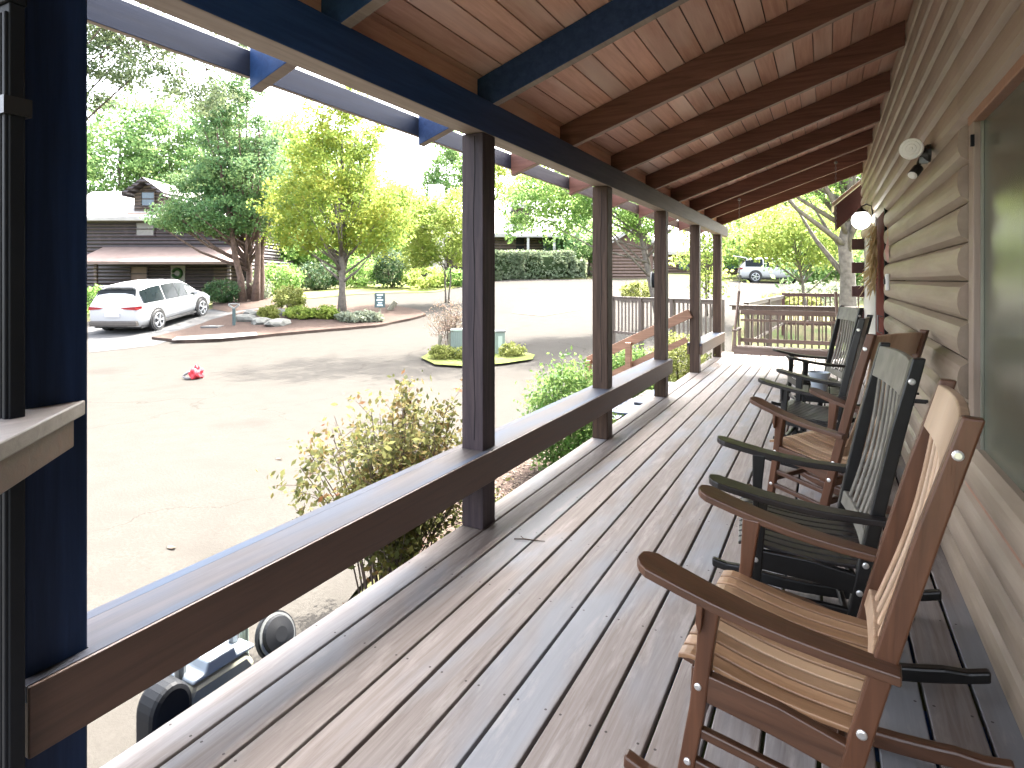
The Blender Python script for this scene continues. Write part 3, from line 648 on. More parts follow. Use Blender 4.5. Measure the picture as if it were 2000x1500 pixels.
mb = MB(); mb.lathe([(.022, -.04), (.028, -.035), (.028, .03)], c=(-.075, -.02, -.105), n=18, mtx=q); mb.build('sensor', M['metal'], t, smooth=False)
mb = MB(); mb.lathe([(.025, .031), (.025, .034), (.015, .042)], c=(-.075, -.02, -.105), n=18, mtx=q); mb.build('sensor_lens', M['white'], t)
mb = MB(); mb.box(-.055, -.012, -.02, .02, -.058, -.022); mb.build('junction_box', M['steel'], t)

t = thing('globe_light', 'white glass globe lantern hanging from a bracket beside the red door', 'light', (.545, 9.25, 2.35))
mb = MB(); mb.tube([(-.02, 0, -.05), (-.02, 0, .03), (-.08, 0, .06), (-.14, 0, .03), (-.14, 0, .0)], .010, 8); mb.box(-.02, 0, -.03, .03, -.10, .08); mb.build('bracket', M['metal'], t)
mb = MB(); mb.lathe([(.012, .02), (.03, .0), (.075, -.035), (.08, -.05)], c=(-.14, 0, 0), n=18); mb.build('cap', M['metal'], t)
m, tt, b = mat('lit_opal_glass'); b.inputs['Base Color'].default_value = (.85, .85, .82, 1); b.inputs['Roughness'].default_value = .2
b.inputs['Emission Color'].default_value = (1, .97, .9, 1); b.inputs['Emission Strength'].default_value = .7
mb = MB(); mb.lathe([(.115 * math.sin(a), .115 * math.cos(a) * 1.05 - .15) for a in [R(18 + i * 9) for i in range(18)]], c=(-.14, 0, 0), n=22); mb.build('globe', m, t, smooth=True)

t = thing('hose_tap', 'black metal garden tap sticking out of the log wall', 'tap', (.53, 4.45, .65))
mb = MB(); mb.tube([(.02, 0, 0), (-.10, 0, .0), (-.125, 0, -.005), (-.13, 0, -.045)], [.014, .014, .016, .013], 10); mb.tube([(-.06, 0, -.03), (-.06, 0, .045)], .011, 8); mb.build('spout', M['metal'], t)
mb = MB(); mb.tube([(-.06, -.035, .047), (-.06, .035, .047)], .008, 6); mb.tube([(-.095, 0, .047), (-.025, 0, .047)], .008, 6); mb.tube([(-.15, -.03, .01), (-.115, 0, .0)], .007, 6); mb.build('handle', M['metal'], t)
t = thing('wall_vent', 'narrow white plastic fitting low on the log wall', 'fitting', (.54, 4.12, .36))
mb = MB(); mb.box(-.025, 0, -.012, .012, -.055, .055); mb.build('cover', M['white'], t, bevel=.006)
mb = MB(); mb.box(-.028, -.024, -.006, .006, -.035, .035); mb.build('slot', M['metergrey'], t)
t = thing('wall_star', 'faded reddish metal star hung on the logs beside the door', 'ornament', (.52, 6.75, 1.68))
mb = MB(); pr = [((.12 if i % 2 == 0 else .05) * math.sin(math.pi * i / 5), (.15 if i % 2 == 0 else .055) * math.cos(math.pi * i / 5)) for i in range(10)]
o_ = len(mb.v); mb.add([(-.03, 0, 0)] + [(0, a, b_) for a, b_ in pr] + [(.004, 0, 0)], [(0, 1 + i, 1 + (i + 1) % 10) for i in range(10)] + [(11, 1 + (i + 1) % 10, 1 + i) for i in range(10)]); mb.build('star', M['pinkstar'], t)
mb = MB(); mb.tube([(-.004, .0, .14), (-.004, .01, .24)], .003, 5); mb.build('cord', M['straw'], t)
t = thing('doorbell_box', 'small white box with dark button below the star', 'fitting', (.525, 6.72, 1.38))
mb = MB(); mb.box(-.03, 0, -.045, .045, -.08, .08); mb.build('case', M['white'], t, bevel=.008)
mb = MB(); mb.box(-.045, -.031, -.02, .02, -.02, .03); mb.build('button', M['metal'], t, bevel=.004)
t = thing('corn_husk_swag', 'hanging bundle of dried corn husks on the red door', 'ornament', (.50, 7.95, 2.0))
mb = MB()
for i in range(170):
    a = random.uniform(0, 6.28); zt = random.uniform(-.62, .05); ln = random.uniform(.10, .26); sp = random.uniform(.02, .10) * (1 + .5 * (zt < -.3))
    p0 = Vector((random.uniform(-.02, .01), random.uniform(-.03, .03), zt)); p1 = p0 + Vector((-abs(math.cos(a)) * sp, math.sin(a) * sp * 1.2, -ln * .6)); p2 = p0 + Vector((-abs(math.cos(a)) * sp * 1.4, math.sin(a) * sp * 1.9, -ln))
    s_ = Vector((-math.sin(a), math.cos(a), .3)) * .012
    mb.add([p0, p1 - s_, p2, p1 + s_], [(0, 1, 2, 3)])
mb.build('husk', leafmat('corn_husk_leaves', [(.35, .22, .09), (.55, .42, .22), (.68, .58, .38)], .3), t)
mb = MB()
for i in range(4): mb.tube([(-.05, -.02 + .02 * i, -.15 - .07 * i), (-.06, -.02 + .02 * i, -.27 - .07 * i)], [.018, .012], 8)
mb.build('cob', M['straw'], t)

# ------------------------------------------------------------------ rocking chairs
def rot2(pts, k): return pts
def rocker_chair(label, brown=True):
    t = thing('rocking_chair', label, 'rocking chair', group='wooden rocking chairs lined up along the porch')
    fz = M['brown_z'] if brown else M['black']; fx = M['brown'] if brown else M['black']
    stm = M['seat'] if brown else M['black_top']; slm = M['slat'] if brown else M['black_slat']; am = M['brown'] if brown else M['black_top']
    def stx(z): return .055 + (z - .05) * .185 + .03 * ((z - .3) ** 2)      # back post line
    for s in (-1, 1):
        y = s * .275
        mb = MB()      # back post
        zs = [.055, .25, .45, .65, .88, 1.13]; pr = [(stx(z) - .022 + (.006 if z > .9 else 0), z) for z in zs] + [(stx(z) + .024, z) for z in zs[::-1]]
        mb.prism(pr, y - .017, y + .017, lambda a, b_, dd: Vector((a, dd, b_))); bp = mb.build('back_post', fz, t, bevel=.005)
        for zz in (1.05, .40, .30): mb = MB(); mb.lathe([(.011, -.003), (.011, .002), (.007, .004)], c=(stx(zz), y + s * .018, zz), n=12, mtx=Matrix.Rotation(R(-90 * s), 4, 'X')); mb.build('bolt', M['bolt'], bp)
        mb = MB()      # front leg
        pr = [(-.285, .055), (-.255, .30), (-.245, .45), (-.245, .60), (-.19, .60), (-.205, .45), (-.215, .30), (-.245, .055)]
        mb.prism(pr, y - .017, y + .017, lambda a, b_, dd: Vector((a, dd, b_))); fl = mb.build('front_leg', fz, t, bevel=.005)
        mb = MB(); mb.prism([(-.245, .598), (-.245, .53), (-.235, .50), (-.23, .52), (-.228, .598)], y + s * .0175, y + s * .040, lambda a, b_, dd: Vector((a, dd, b_))); mb.build('arm_bracket', fz, fl, bevel=.003)
        for zz in (.36, .16): mb = MB(); mb.lathe([(.009, -.003), (.009, .002), (.006, .004)], c=(-.235 - (.36 - zz) * .08, y + s * .018, zz), n=12, mtx=Matrix.Rotation(R(-90 * s), 4, 'X')); mb.build('bolt', M['bolt'], fl)
        mb = MB()      # arm: rounded paddle
        out = []; yy = s * .305
        for i in range(9):
            a = math.pi / 2 + math.pi * i / 8; out.append((-.335 + .05 * math.cos(a), yy + .052 * math.sin(a)))
        out += [(-.20, yy - .050), (.0, yy - .040), (.185, yy - .028), (.19, yy + .026), (.0, yy + .040), (-.20, yy + .050)]
        def az(x): return .652 - (x + .38) * .13 - .02 * math.sin((x + .38) * 5.5)
        k = len(out); vs = [Vector((a, b_, az(a) - .024)) for a, b_ in out] + [Vector((a, b_, az(a))) for a, b_ in out]
        # strip topology so that the curved arm bends
        mb = MB(); secs = []
        for xx in [-.400, -.396, -.385, -.365, -.33, -.27, -.2, -.12, -.04, .04, .12, .185]:
            if xx < -.35: hw = .052 * math.sqrt(max(0, 1 - ((xx + .35) / .0505) ** 2)) + .003
            else: hw = .052 - (xx + .35) * .046
            secs.append((xx, hw))
        o0 = len(mb.v)
        for xx, hw in secs: mb.v += [(xx, yy - hw, az(xx) - .024), (xx, yy + hw, az(xx) - .024), (xx, yy + hw, az(xx)), (xx, yy - hw, az(xx))]
        for i in range(len(secs) - 1):
            for j in range(4): mb.f.append((o0 + 4 * i + j, o0 + 4 * i + (j + 1) % 4, o0 + 4 * i + 4 + (j + 1) % 4, o0 + 4 * i + 4 + j))
        mb.f.append((3, 2, 1, 0)); e_ = 4 * (len(secs) - 1); mb.f.append((e_, e_ + 1, e_ + 2, e_ + 3))
        mb.build('arm', am, t, bevel=.006)
        mb = MB(); sect = []   # rocker
        for i in range(15):
            xx = -.42 + i * .90 / 14; zz = .006 + (xx - .0) ** 2 * .30; sect.append((xx, zz))
        o0 = 0
        for xx, zz in sect:
            h = .050 if abs(xx - .02) < .36 else .038
            mb.v += [(xx, y - .018, zz), (xx, y + .018, zz), (xx, y + .018, zz + h), (xx, y - .018, zz + h)]
        for i in range(14):
            for j in range(4): mb.f.append((4 * i + j, 4 * i + (j + 1) % 4, 4 * i + 4 + (j + 1) % 4, 4 * i + 4 + j))
        mb.f.append((3, 2, 1, 0)); mb.f.append((56, 57, 58, 59)); mb.build('rocker', fx, t, bevel=.008)
        mb = MB(); pr = [(-.215, .325), (-.215, .395), (-.05, .385), (.12, .355), (.12, .285), (-.05, .31)]
        mb.prism(pr, y - .014, y + .014, lambda a, b_, dd: Vector((a, dd, b_))); mb.build('side_rail', fx, t, bevel=.004)
        for zz in (.24, .155):
            mb = MB(); mb.beam((-.245, y, zz), (stx(zz) - .01, y, zz - .02), .022, .026); mb.build('stretcher', fx, t, bevel=.005)
    mb = MB(); mb.box(-.262, -.240, -.258, .258, .315, .385); mb.build('front_rail', fx, t, bevel=.004)
    mb = MB(); mb.box(-.268, -.248, -.258, .258, .17, .198); mb.build('stretcher', fx, t, bevel=.004)
    mb = MB(); mb.box(stx(.16) - .01, stx(.16) + .01, -.258, .258, .145, .175); mb.box(stx(.30) - .01, stx(.30) + .01, -.258, .258, .26, .30); mb.build('back_stretcher', fx, t, bevel=.004)
    # contoured seat of slats that run front to back
    def sz(x):
        if x < -.25: return .418 - ((-.25 - x) * 9) ** 2 * .06
        return .418 - .030 * (x + .25) / .35 - .014 * math.sin((x + .25) / .38 * math.pi)
    mb = MB(); prof = [-.296, -.292, -.282, -.265, -.24, -.2, -.15, -.1, -.05, 0, .05, .10, .145]
    ns_ = 10; wsl = .0435; pit = .0535
    for i in range(ns_):
        yc = (i - (ns_ - 1) / 2) * pit; hw = wsl / 2; o0 = len(mb.v)
        for xx in prof: z = sz(xx); mb.v += [(xx, yc - hw, z - .014), (xx, yc + hw, z - .014), (xx, yc + hw, z), (xx, yc - hw, z)]
        for q_ in range(len(prof) - 1):
            for j in range(4): mb.f.append((o0 + 4 * q_ + j, o0 + 4 * q_ + (j + 1) % 4, o0 + 4 * q_ + 4 + (j + 1) % 4, o0 + 4 * q_ + 4 + j))
        e_ = o0 + 4 * (len(prof) - 1); mb.f.append((o0 + 3, o0 + 2, o0 + 1, o0)); mb.f.append((e_, e_ + 1, e_ + 2, e_ + 3))
    mb.build('seat', stm, t, bevel=.003)
    # back: curved top rail, bottom rail and slats
    def bow(y_): return .014 * (1 - (y_ / .258) ** 2)
    def rail(z0_, z1_, nm, crest):
        mb = MB(); N = 12; o0 = 0
        for i in range(N + 1):
            y_ = -.2575 + .515 * i / N; top = z1_ + crest * (1 - (y_ / .258) ** 2); low = z0_
            for zz, dx in ((low, -.012), (low, .010), (top, .010), (top, -.012)): mb.v.append((stx(zz) + dx + bow(y_) - .004, y_, zz))
        for i in range(N):
            for j in range(4): mb.f.append((4 * i + j, 4 * i + (j + 1) % 4, 4 * i + 4 + (j + 1) % 4, 4 * i + 4 + j))
        mb.f.append((3, 2, 1, 0)); mb.f.append((4 * N, 4 * N + 1, 4 * N + 2, 4 * N + 3)); mb.build(nm, slm, t, bevel=.004)
    rail(.99, 1.115, 'top_rail', .008); rail(.43, .485, 'bottom_rail', 0)
    mb = MB()
    for i in range(7):
        y_ = (i - 3) * .066; o0 = len(mb.v)
        for q_ in range(9):
            z = .484 + (.991 - .484) * q_ / 8; dx = bow(y_) + .018 * math.sin(q_ / 8 * math.pi) - .002
            for yy_, xx in ((-.0145, -.005), (.0145, -.005), (.0145, .005), (-.0145, .005)): mb.v.append((stx(z) + dx + xx, y_ + yy_, z))
        for q_ in range(8):
            for j in range(4): mb.f.append((o0 + 4 * q_ + j, o0 + 4 * q_ + (j + 1) % 4, o0 + 4 * q_ + 4 + (j + 1) % 4, o0 + 4 * q_ + 4 + j))
        mb.f.append((o0 + 3, o0 + 2, o0 + 1, o0)); mb.f.append((o0 + 32, o0 + 33, o0 + 34, o0 + 35))
    mb.build('backrest', slm, t, bevel=.003)
    return t
ch = rocker_chair('brown stained wooden rocking chair closest to the camera', True); ch.location = (-.052, 1.83, .004); ch.rotation_euler = (0, R(3.0), R(-4))
chb = rocker_chair('black painted rocking chair between the two brown ones', False); chb.location = (-.03, 2.70, .004); chb.rotation_euler = (0, 0, R(6))
dup(ch, (.06, 4.04, .004), R(-31), 'brown rocking chair turned away, just behind the nearest black chair', R(3))
dup(chb, (-.02, 5.12, .004), R(-8), 'black rocking chair in front of the small table with grey pot')
dup(chb, (-.05, 6.86, .004), R(16), 'farthest black rocking chair, just before the porch swing')

# small table with the pot
t = thing('side_table', 'small low black side table between two black rocking chairs', 'table', (-.02, 5.98, .004))
mb = MB()
for i in range(5): mb.box(-.20 + i * .082, -.125 + i * .082, -.2, .2, .405, .425)
mb.build('tabletop', M['black_top'], t, bevel=.004)
for sx in (-1, 1):
    for sy in (-1, 1): mb = MB(); mb.box(sx * .17 - .018, sx * .17 + .018, sy * .17 - .018, sy * .17 + .018, 0, .404); mb.build('leg', M['black'], t, bevel=.003)
mb = MB(); mb.box(-.15, .15, -.18, -.165, .34, .403); mb.box(-.15, .15, .165, .18, .34, .403); mb.box(-.18, -.165, -.15, .15, .34, .403); mb.build('apron', M['black'], t)
t = thing('flower_pot', 'empty grey plant pot standing on the low black table', 'pot', (-.06, 5.93, .4305))
mb = MB(); mb.lathe([(.055, 0), (.058, .004), (.078, .13), (.086, .132), (.088, .16), (.080, .16), (.072, .13), (.05, .02)], n=28); mb.build('pot_shell', M['pot'], t, smooth=False)
mb = MB(); mb.lathe([(.005, .10), (.070, .105), (.0705, .11), (.003, .115)], n=20); mb.build('soil', M['mulch'], t)

# ------------------------------------------------------------------ porch swing
t = thing('porch_swing', 'weathered wooden porch swing hanging on chains at the far end', 'swing', (-.53, 9.55, .38))
HW = .66
mb = MB()
for i in range(6): mb.box(-HW, HW, -.27 + i * .088, -.27 + i * .088 + .075, .03 - .006 * i, .052 - .006 * i)
mb.build('seat', M['swing'], t, bevel=.004)
mb = MB(); mb.box(-HW - .02, HW + .02, -.305, -.275, -.06, .048); mb.build('front_rail', M['swing'], t, bevel=.006)
mb = MB()
for x_ in (-HW + .02, -.02, HW - .06): mb.box(x_, x_ + .04, -.27, .25, -.055, -.0)
mb.build('seat_frame', M['swing'], t, bevel=.004)
mb = MB(); bk = lambda z: .25 + (z - .03) * .28
mb.beam((-HW, bk(.52), .52), (HW, bk(.52), .52), .03, .075); mb.beam((-HW, bk(.40), .40), (HW, bk(.40), .40), .022, .035); mb.beam((-HW, bk(.10), .10), (HW, bk(.10), .10), .022, .06)
for i in range(11): x_ = -HW + .07 + i * (2 * HW - .14) / 10; mb.beam((x_, bk(.12), .12), (x_, bk(.49), .49), .022, .016, (1, 0, 0))
mb.build('backrest', M['swing'], t, bevel=.003)
for s in (-1, 1):
    mb = MB(); mb.box(s * (HW + .01) - .035, s * (HW + .01) + .035, -.30, .33, .27, .292); mb.build('arm', M['swing'], t, bevel=.005)
    mb = MB(); mb.box(s * HW - .018, s * HW + .018, -.29, -.25, -.05, .268); mb.box(s * HW - .018, s * HW + .018, .23, .27, -.05, .268); mb.build('arm_post', M['swing'], t, bevel=.004)
    hx = s * HW * .97; hk = rz_(-.53 + hx) - .38 + .02
    mb = MB(); mb.tube([(s * (HW + .03), -.27, -.03), (hx, .02, .85)], .020, 8); mb.build('hanger_rod', M['swing'], t, smooth=True)
    mb = MB(); mb.tube([(s * (HW + .03), .28, .28), (hx, .02, .86)], .007, 6)
    p0 = Vector((hx, .02, .85)); p1 = Vector((hx, .05, hk)); nn_ = int((p1 - p0).length / .035)
    for i in range(nn_):
        a = p0.lerp(p1, i / nn_); b_ = p0.lerp(p1, (i + 1) / nn_); o = Vector((.008, 0, 0)) if i % 2 else Vector((0, .008, 0))
        mb.tube([a + o, b_ + o], .0028, 5); mb.tube([a - o, b_ - o], .0028, 5)
    mb.build('chain', M['steel'], t)
    mb = MB(); mb.lathe([(.02, -.02), (.024, 0), (.012, .015)], c=(hx, .05, hk), n=10); mb.build('hook', M['steel'], t)

# ------------------------------------------------------------------ railings
def railing(name, label, a, b_, ztop, zbot, m, posts=(0, 1), sp=.115, cap=.03, gnd=False, group='baluster railings round the far end of the porch', postm=None):
    a = Vector((a[0], a[1], 0)); b_ = Vector((b_[0], b_[1], 0)); d_ = b_ - a; Ln = d_.length
    t = thing(name, label, 'railing', a, math.atan2(d_.y, d_.x), group)
    mb = MB(); mb.box(0, Ln, -.045, .045, ztop - cap, ztop); mb.box(.045, Ln - .045, -.018, .018, ztop - cap - .07, ztop - cap - .002); mb.build('top_rail', m, t, bevel=.003)
    mb = MB(); mb.box(.045, Ln - .045, -.018, .018, zbot, zbot + .06); mb.build('bottom_rail', m, t)
    k = int((Ln - .1) / sp); 
    for i in range(1, k):
        mb = MB(); x_ = .05 + i * (Ln - .1) / k; mb.box(x_ - .016, x_ + .016, .019, .045, zbot - .02, ztop - cap - .01); mb.build('baluster', m, t)
    for q_ in posts:
        x_ = q_ * Ln; g = g1(a.x + d_.x * q_, a.y + d_.y * q_) if gnd else zbot - .1
        mb = MB(); mb.box(x_ - .045, x_ + .045, -.05, .05, g - .1, ztop - cap - .002 if q_ not in (0, 1) else ztop + .015); mb.build('post', postm or m, t, bevel=.004)
    return t
railing('railing', 'grey baluster railing closing the porch end behind the swing', (-1.68, 12.32), (.50, 12.32), .92, .06, M['grey_wood'], posts=())
A_ = P(1197, 577, 14.8); B_ = (-1.90, 12.75)
railing('railing', 'grey baluster railing reaching out over the garden past the stairs', (A_.x, A_.y), B_, 1.0, .10, M['grey_wood'], posts=(.0, .30, .60, 1), gnd=True)
c1 = (-1.42, 12.7); c2 = (-1.13, 19.2)
railing('railing', 'long grey railing running away beyond the porch end', c1, c2, .96, .10, M['grey_wood'], posts=(.02, .5), sp=.26, gnd=True)
railing('railing', 'dark railing with thick red brown post crossing beyond the swing', c2, (.95, 19.3), 1.02, .10, M['redwood'], posts=(0, 1), gnd=True)

# stairs and sloping handrail
t = thing('porch_steps', 'timber steps going down from the opening in the rail', 'steps', (-1.86, 7.45, 0))
for i in range(4):
    mb = MB(); mb.box(-.30 * (i + 1) - .01, -.30 * i - .012, 0, 1.75, -.15 * (i + 1) - .035, -.15 * (i + 1)); mb.build('tread', M['cap'], t, bevel=.004)
for yy in (.0, 1.71):
    mb = MB(); mb.prism([(-.015, -.187), (-.015, -.42), (-1.05, -.85), (-1.23, -.85), (-1.23, -.642), (-1.2, -.637)], yy - .02 if yy else -.045, yy + .02 if yy else -.005, lambda a, b_, dd: Vector((a, dd + (.06 if yy else 0) - (0), b_))); mb.build('stringer', M['paint_y'], t)
t = thing('stair_handrail', 'sloping orange brown handrail board beside the porch steps', 'handrail', (-1.85, 9.24, 0))
mb = MB(); mb.beam((.03, 0, .90), (-1.60, 0, .08), .038, .14); mb.build('rail_board', M['orange'], t, bevel=.005)
mb = MB(); mb.box(-1.62, -1.53, -.11, -.022, -.85, .10); mb.build('post', M['orange'], t, bevel=.004)
mb = MB(); mb.box(-.95, -.86, -.11, -.022, -.62, .42); mb.build('post', M['orange'], t, bevel=.004)
mb = MB(); mb.beam((-.02, 0, .50), (-1.58, 0, -.30), .03, .09); mb.build('lower_board', M['orange'], t)

# ------------------------------------------------------------------ gas meters and small things by the deck
t = thing('gas_meter', 'grey gas meter with white top and black round regulator below the rail', 'gas meter', (-2.07, 1.30, -.77))
mb = MB(); out = [(-.14, 0), (-.14, .58), (-.11, .63), (.12, .63), (.15, .58), (.15, 0)]
mb.prism([(a, b_ + .1) for a, b_ in out], -.09, .09, lambda a, b_, dd: Vector((dd, a + .16, b_))); mb.build('case', M['metergrey'], t, bevel=.02)
mb = MB(); mb.prism([(-.11, .731), (.15, .731), (.15, .745), (.07, .752), (.06, .785), (-.05, .785), (-.06, .75), (-.10, .747)], -.085, .085, lambda a, b_, dd: Vector((dd, a + .16, b_))); mb.build('index_cover', M['white_enamel'], t, bevel=.01)
mb = MB(); mb.prism([(-.075, .20)] + [(.075 * math.cos(a), .70 + .09 * math.sin(a)) for a in [math.pi - i * math.pi / 12 for i in range(13)]] + [(.075, .20)], .0, .10, lambda a, b_, dd: Vector((dd, a - .03, b_))); mb.build('regulator_cover', M['blackplastic'], t, bevel=.018)
mb = MB(); mb.tube([(0, -.33, -.15), (0, -.33, .70)], .024, 10); mb.tube([(0, -.33, .42), (0, -.16, .42)], .022, 10); mb.lathe([(.034, 0), (.034, .05)], c=(0, -.33, .45), n=8); mb.build('pipe', M['rust'], t)
for p_ in ([(0, -.16, .42), (.0, -.10, .35), (.01, .0, .35)], [(0, .06, .73), (0, .06, .86)], [(0, .28, .74), (0, .28, .86)]): mb = MB(); mb.tube(p_, .02, 8); mb.build('fitting', M['steel'], t)
t = thing('pressure_regulator', 'dark round gas regulator on a green pipe beside the deck', 'gas regulator', (-2.10, 1.72, -.80))
mb = MB(); mb.tube([(0, -.07, -.1), (0, -.07, .82)], .018, 10); mb.tube([(0, -.07, .1), (0, -.07, .60)], .030, 10); mb.build('pipe', M['utility'], t)
mb = MB(); mb.lathe([(.03, -.06), (.07, -.045), (.085, -.012), (.096, -.01), (.096, .008), (.08, .01), (.07, .03), (.03, .04)], c=(0, .09, .67), n=30, mtx=Matrix.Rotation(R(65), 4, 'Y')); mb.build('diaphragm_case', M['blackplastic'], t)
mb = MB(); mb.lathe([(.088, .009), (.088, .014), (.078, .016), (.076, .009)], c=(0, .09, .67), n=30, mtx=Matrix.Rotation(R(65), 4, 'Y')); mb.tube([(0, -.05, .52), (.0, .04, .55)], .016, 8); mb.lathe([(.02, 0), (.02, .05)], c=(0, .0, .50), n=10); mb.build('ring', M['steel'], t)
t = thing('garden_light', 'small dark garden light standing in the mulch past the second post', 'garden light', (-1.98, 3.95, -.70))
mb = MB(); mb.tube([(0, 0, -.1), (0, 0, .34)], .012, 8); mb.build('stake', M['metal'], t)
mb = MB(); mb.lathe([(.03, .34), (.06, .36), (.075, .43), (.045, .50), (.012, .53)], n=8); mb.build('head', M['blackplastic'], t)
for lx, ly, lb in ((335, 1078, 'small curled brown leaf lying on the near pavement'), (545, 900, 'tiny brown leaf on the pavement beside the wiry bush')):
    gl = at(lx, ly); t = thing('fallen_leaf', lb, 'leaf', (gl.x, gl.y, gl.z + .004))
    mb = MB(); mb.add([(-.05, 0, .012), (-.02, -.022, .004), (.03, -.018, .006), (.055, 0, .02), (.03, .02, .004), (-.02, .022, .008)], [(0, 1, 4, 5), (1, 2, 3, 4)]); mb.build('blade', LL, t)
    mb = MB(); mb.tube([(-.05, 0, .012), (-.075, .008, .004)], .0015, 5); mb.build('stalk', M['twig'], t)
t = thing('twig', 'thin dark fallen twig on the deck boards by the second post', 'twig', (-1.42, 2.88, .003))
mb = MB(); mb.tube([(-.07, -.02, .004), (-.02, 0, .006), (.04, .012, .005), (.09, .03, .004)], [.003, .0038, .0035, .002], 6); mb.tube([(-.02, 0, .006), (-.05, .02, .008)], .002, 5); mb.build('stick', M['twig'], t)

# ------------------------------------------------------------------ planting close to the porch
def wiry(name, label, base, h, spread, nst, nlv, size, lm, cat='bush', bent=(0, 0)):
    t = thing(name, label, cat, base); st = MB(); cen = []
    for i in range(nst):
        a = random.uniform(0, 6.28); q_ = random.uniform(.15, 1); tx = math.cos(a) * spread * q_ + bent[0]; ty = math.sin(a) * spread * q_ + bent[1]; hh = h * random.uniform(.55, 1.0) * (1 - .25 * q_ * q_)
        b0 = Vector((math.cos(a) * .12 * q_, math.sin(a) * .2 * q_, -.05)); mid = Vector((tx * .45, ty * .45, hh * .55)); e_ = Vector((tx, ty, hh))
        st.tube([b0, mid, e_], [.007, .005, .002], 5)
        for j in range(5):
            s_ = random.uniform(.45, 1); p = mid.lerp(e_, (s_ - .45) / .55); q2 = p + Vector((random.gauss(0, .10), random.gauss(0, .10), random.uniform(.0, .13)))
            st.tube([p, q2], [.003, .0012], 4); cen += [p.lerp(q2, .5), q2, p.lerp(q2, .8)]
    leafobj('foliage', leaves([tuple(c_) for c_ in cen], .045, max(1, nlv // len(cen)), size), lm, t); st.build('stem', M['twig'], t)
    return t
wiry('nandina_bush', 'wiry yellow green bush with reddish leaves just outside the rail', (-2.42, 3.0, g1(-2.42, 3.0)), 1.50, .62, 85, 10500, .021, L['nandina'], bent=(-.05, 0))
wiry('nandina_bush', 'low sprig of yellow leaves in the mulch beyond the second post', (-2.25, 3.85, g1(-2.25, 3.85)), .62, .28, 14, 700, .02, L['nandina'])
def atY(px, Y): x = deck_x(px, Y); return (x, Y)
x_, y_ = atY(1112, 6.1); shrub('boxwood_shrub', 'bright green boxwood shrub beside the third post', (x_, y_, -.75), .44, .44, 1.22, L['box'], 9000, .024)
x_, y_ = atY(1235, 9.9); shrub('boxwood_shrub', 'dark green rounded shrub behind the stair handrail', (x_, y_, -.75), .42, .40, .98, L['box'], 6000, .027)
x_, y_ = atY(1325, 11.0); shrub('golden_shrub', 'yellow leaved shrub between the steps and the far railing', (x_, y_, -.75), .52, .42, 1.12, L['yellow'], 6000, .028)

# utility boxes on their little green bed
v = P(893, 547, 16); gu = on(893, 16)
t = thing('utility_box', 'pale green ribbed utility pedestal beside a wooden stake', 'utility box', (gu.x, gu.y, gu.z), TH)
mb = MB(); mb.box(-.16, .16, -.13, .13, 0, .72)
for i in range(5): mb.box(-.14 + i * .06, -.12 + i * .06, -.145, -.131, .03, .70)
mb.build('case', M['utility'], t, bevel=.01); mb = MB(); mb.box(-.175, .175, -.15, .15, .722, .78); mb.build('lid', M['utility_top'], t, bevel=.012)
mb = MB(); mb.box(-.24, -.17, -.05, .05, 0, .66); mb.build('side_post', M['postwood'], t)
gu = on(975, 16.2)
t = thing('utility_box', 'dull green utility box with metal frame right of the second porch post', 'utility box', (gu.x, gu.y, gu.z), TH + .3)
mb = MB(); mb.box(-.13, .13, -.13, .13, 0, .62); mb.build('case', M['utility'], t, bevel=.012); mb = MB(); mb.box(-.15, .15, -.15, .15, .622, .66); mb.build('lid', M['steel'], t); mb = MB(); mb.box(-.07, .05, -.139, -.131, .2, .52); mb.build('label_plate', M['utility_top'], t)
gu = on(856, 16)
t = thing('wooden_stake', 'weathered wooden stake standing among yellow weeds', 'post', (gu.x, gu.y, gu.z))
mb = MB(); mb.tube([(0, 0, -.1), (.02, 0, .25), (.06, .02, .62)], [.06, .055, .05], 8); mb.build('stake', M['postwood'], t)
gu = on(880, 16.5); wiry('bare_shrub', 'pinkish nearly bare twiggy shrub behind the green utility box', tuple(gu), 1.55, .75, 46, 1700, .03, L['red'])
for px, D, lb in ((862, 15.6, 'yellow weeds at the foot of the wooden stake'), (905, 15.5, 'pale weeds in front of the ribbed green box'), (1000, 15.7, 'yellow green tuft right of the second porch post')):
    gu = on(px, D); shrub('weed_clump', lb, tuple(gu), .34, .25, .36, L['yellow'], 900, .04, 'weeds', 'yellow weeds around the utility boxes')

# red and grey object on the road
gu = at(378, 740); t = thing('red_bundle', 'small crumpled red bundle with a grey loop lying on the road', 'bundle', tuple(gu), TH)
bm = bmesh.new(); bmesh.ops.create_icosphere(bm, subdivisions=3, radius=.13)
for v in bm.verts:
    k_ = 1 + .22 * math.sin(v.co.x * 40) * math.cos(v.co.z * 33) + .15 * math.sin(v.co.y * 50); v.co = Vector((v.co.x * 1.05 * k_ + .07, v.co.y * k_, max(.0, v.co.z * 1.0 * k_ + .12)))
me = bpy.data.meshes.new('cloth'); bm.to_mesh(me); bm.free(); o = bpy.data.objects.new('cloth', me); C.objects.link(o); me.materials.append(M['red']); o.parent = t
mb = MB(); mb.prism([(.0, .2), (.05, .33), (.09, .24), (.13, .30), (.15, .18)], -.02, .02, lambda a, b_, dd: Vector((a, dd, b_))); mb.build('flap', M['red'], t, bevel=.01)
mb = MB(); mb.tube([(0, 0, .16), (-.10, 0, .15), (-.20, 0, .09), (-.21, -.03, .05), (-.12, -.05, .02), (0, -.05, .02)], [.025, .03, .026, .025, .035, .03], 8); mb.build('loop', M['greycloth'], t, smooth=True)

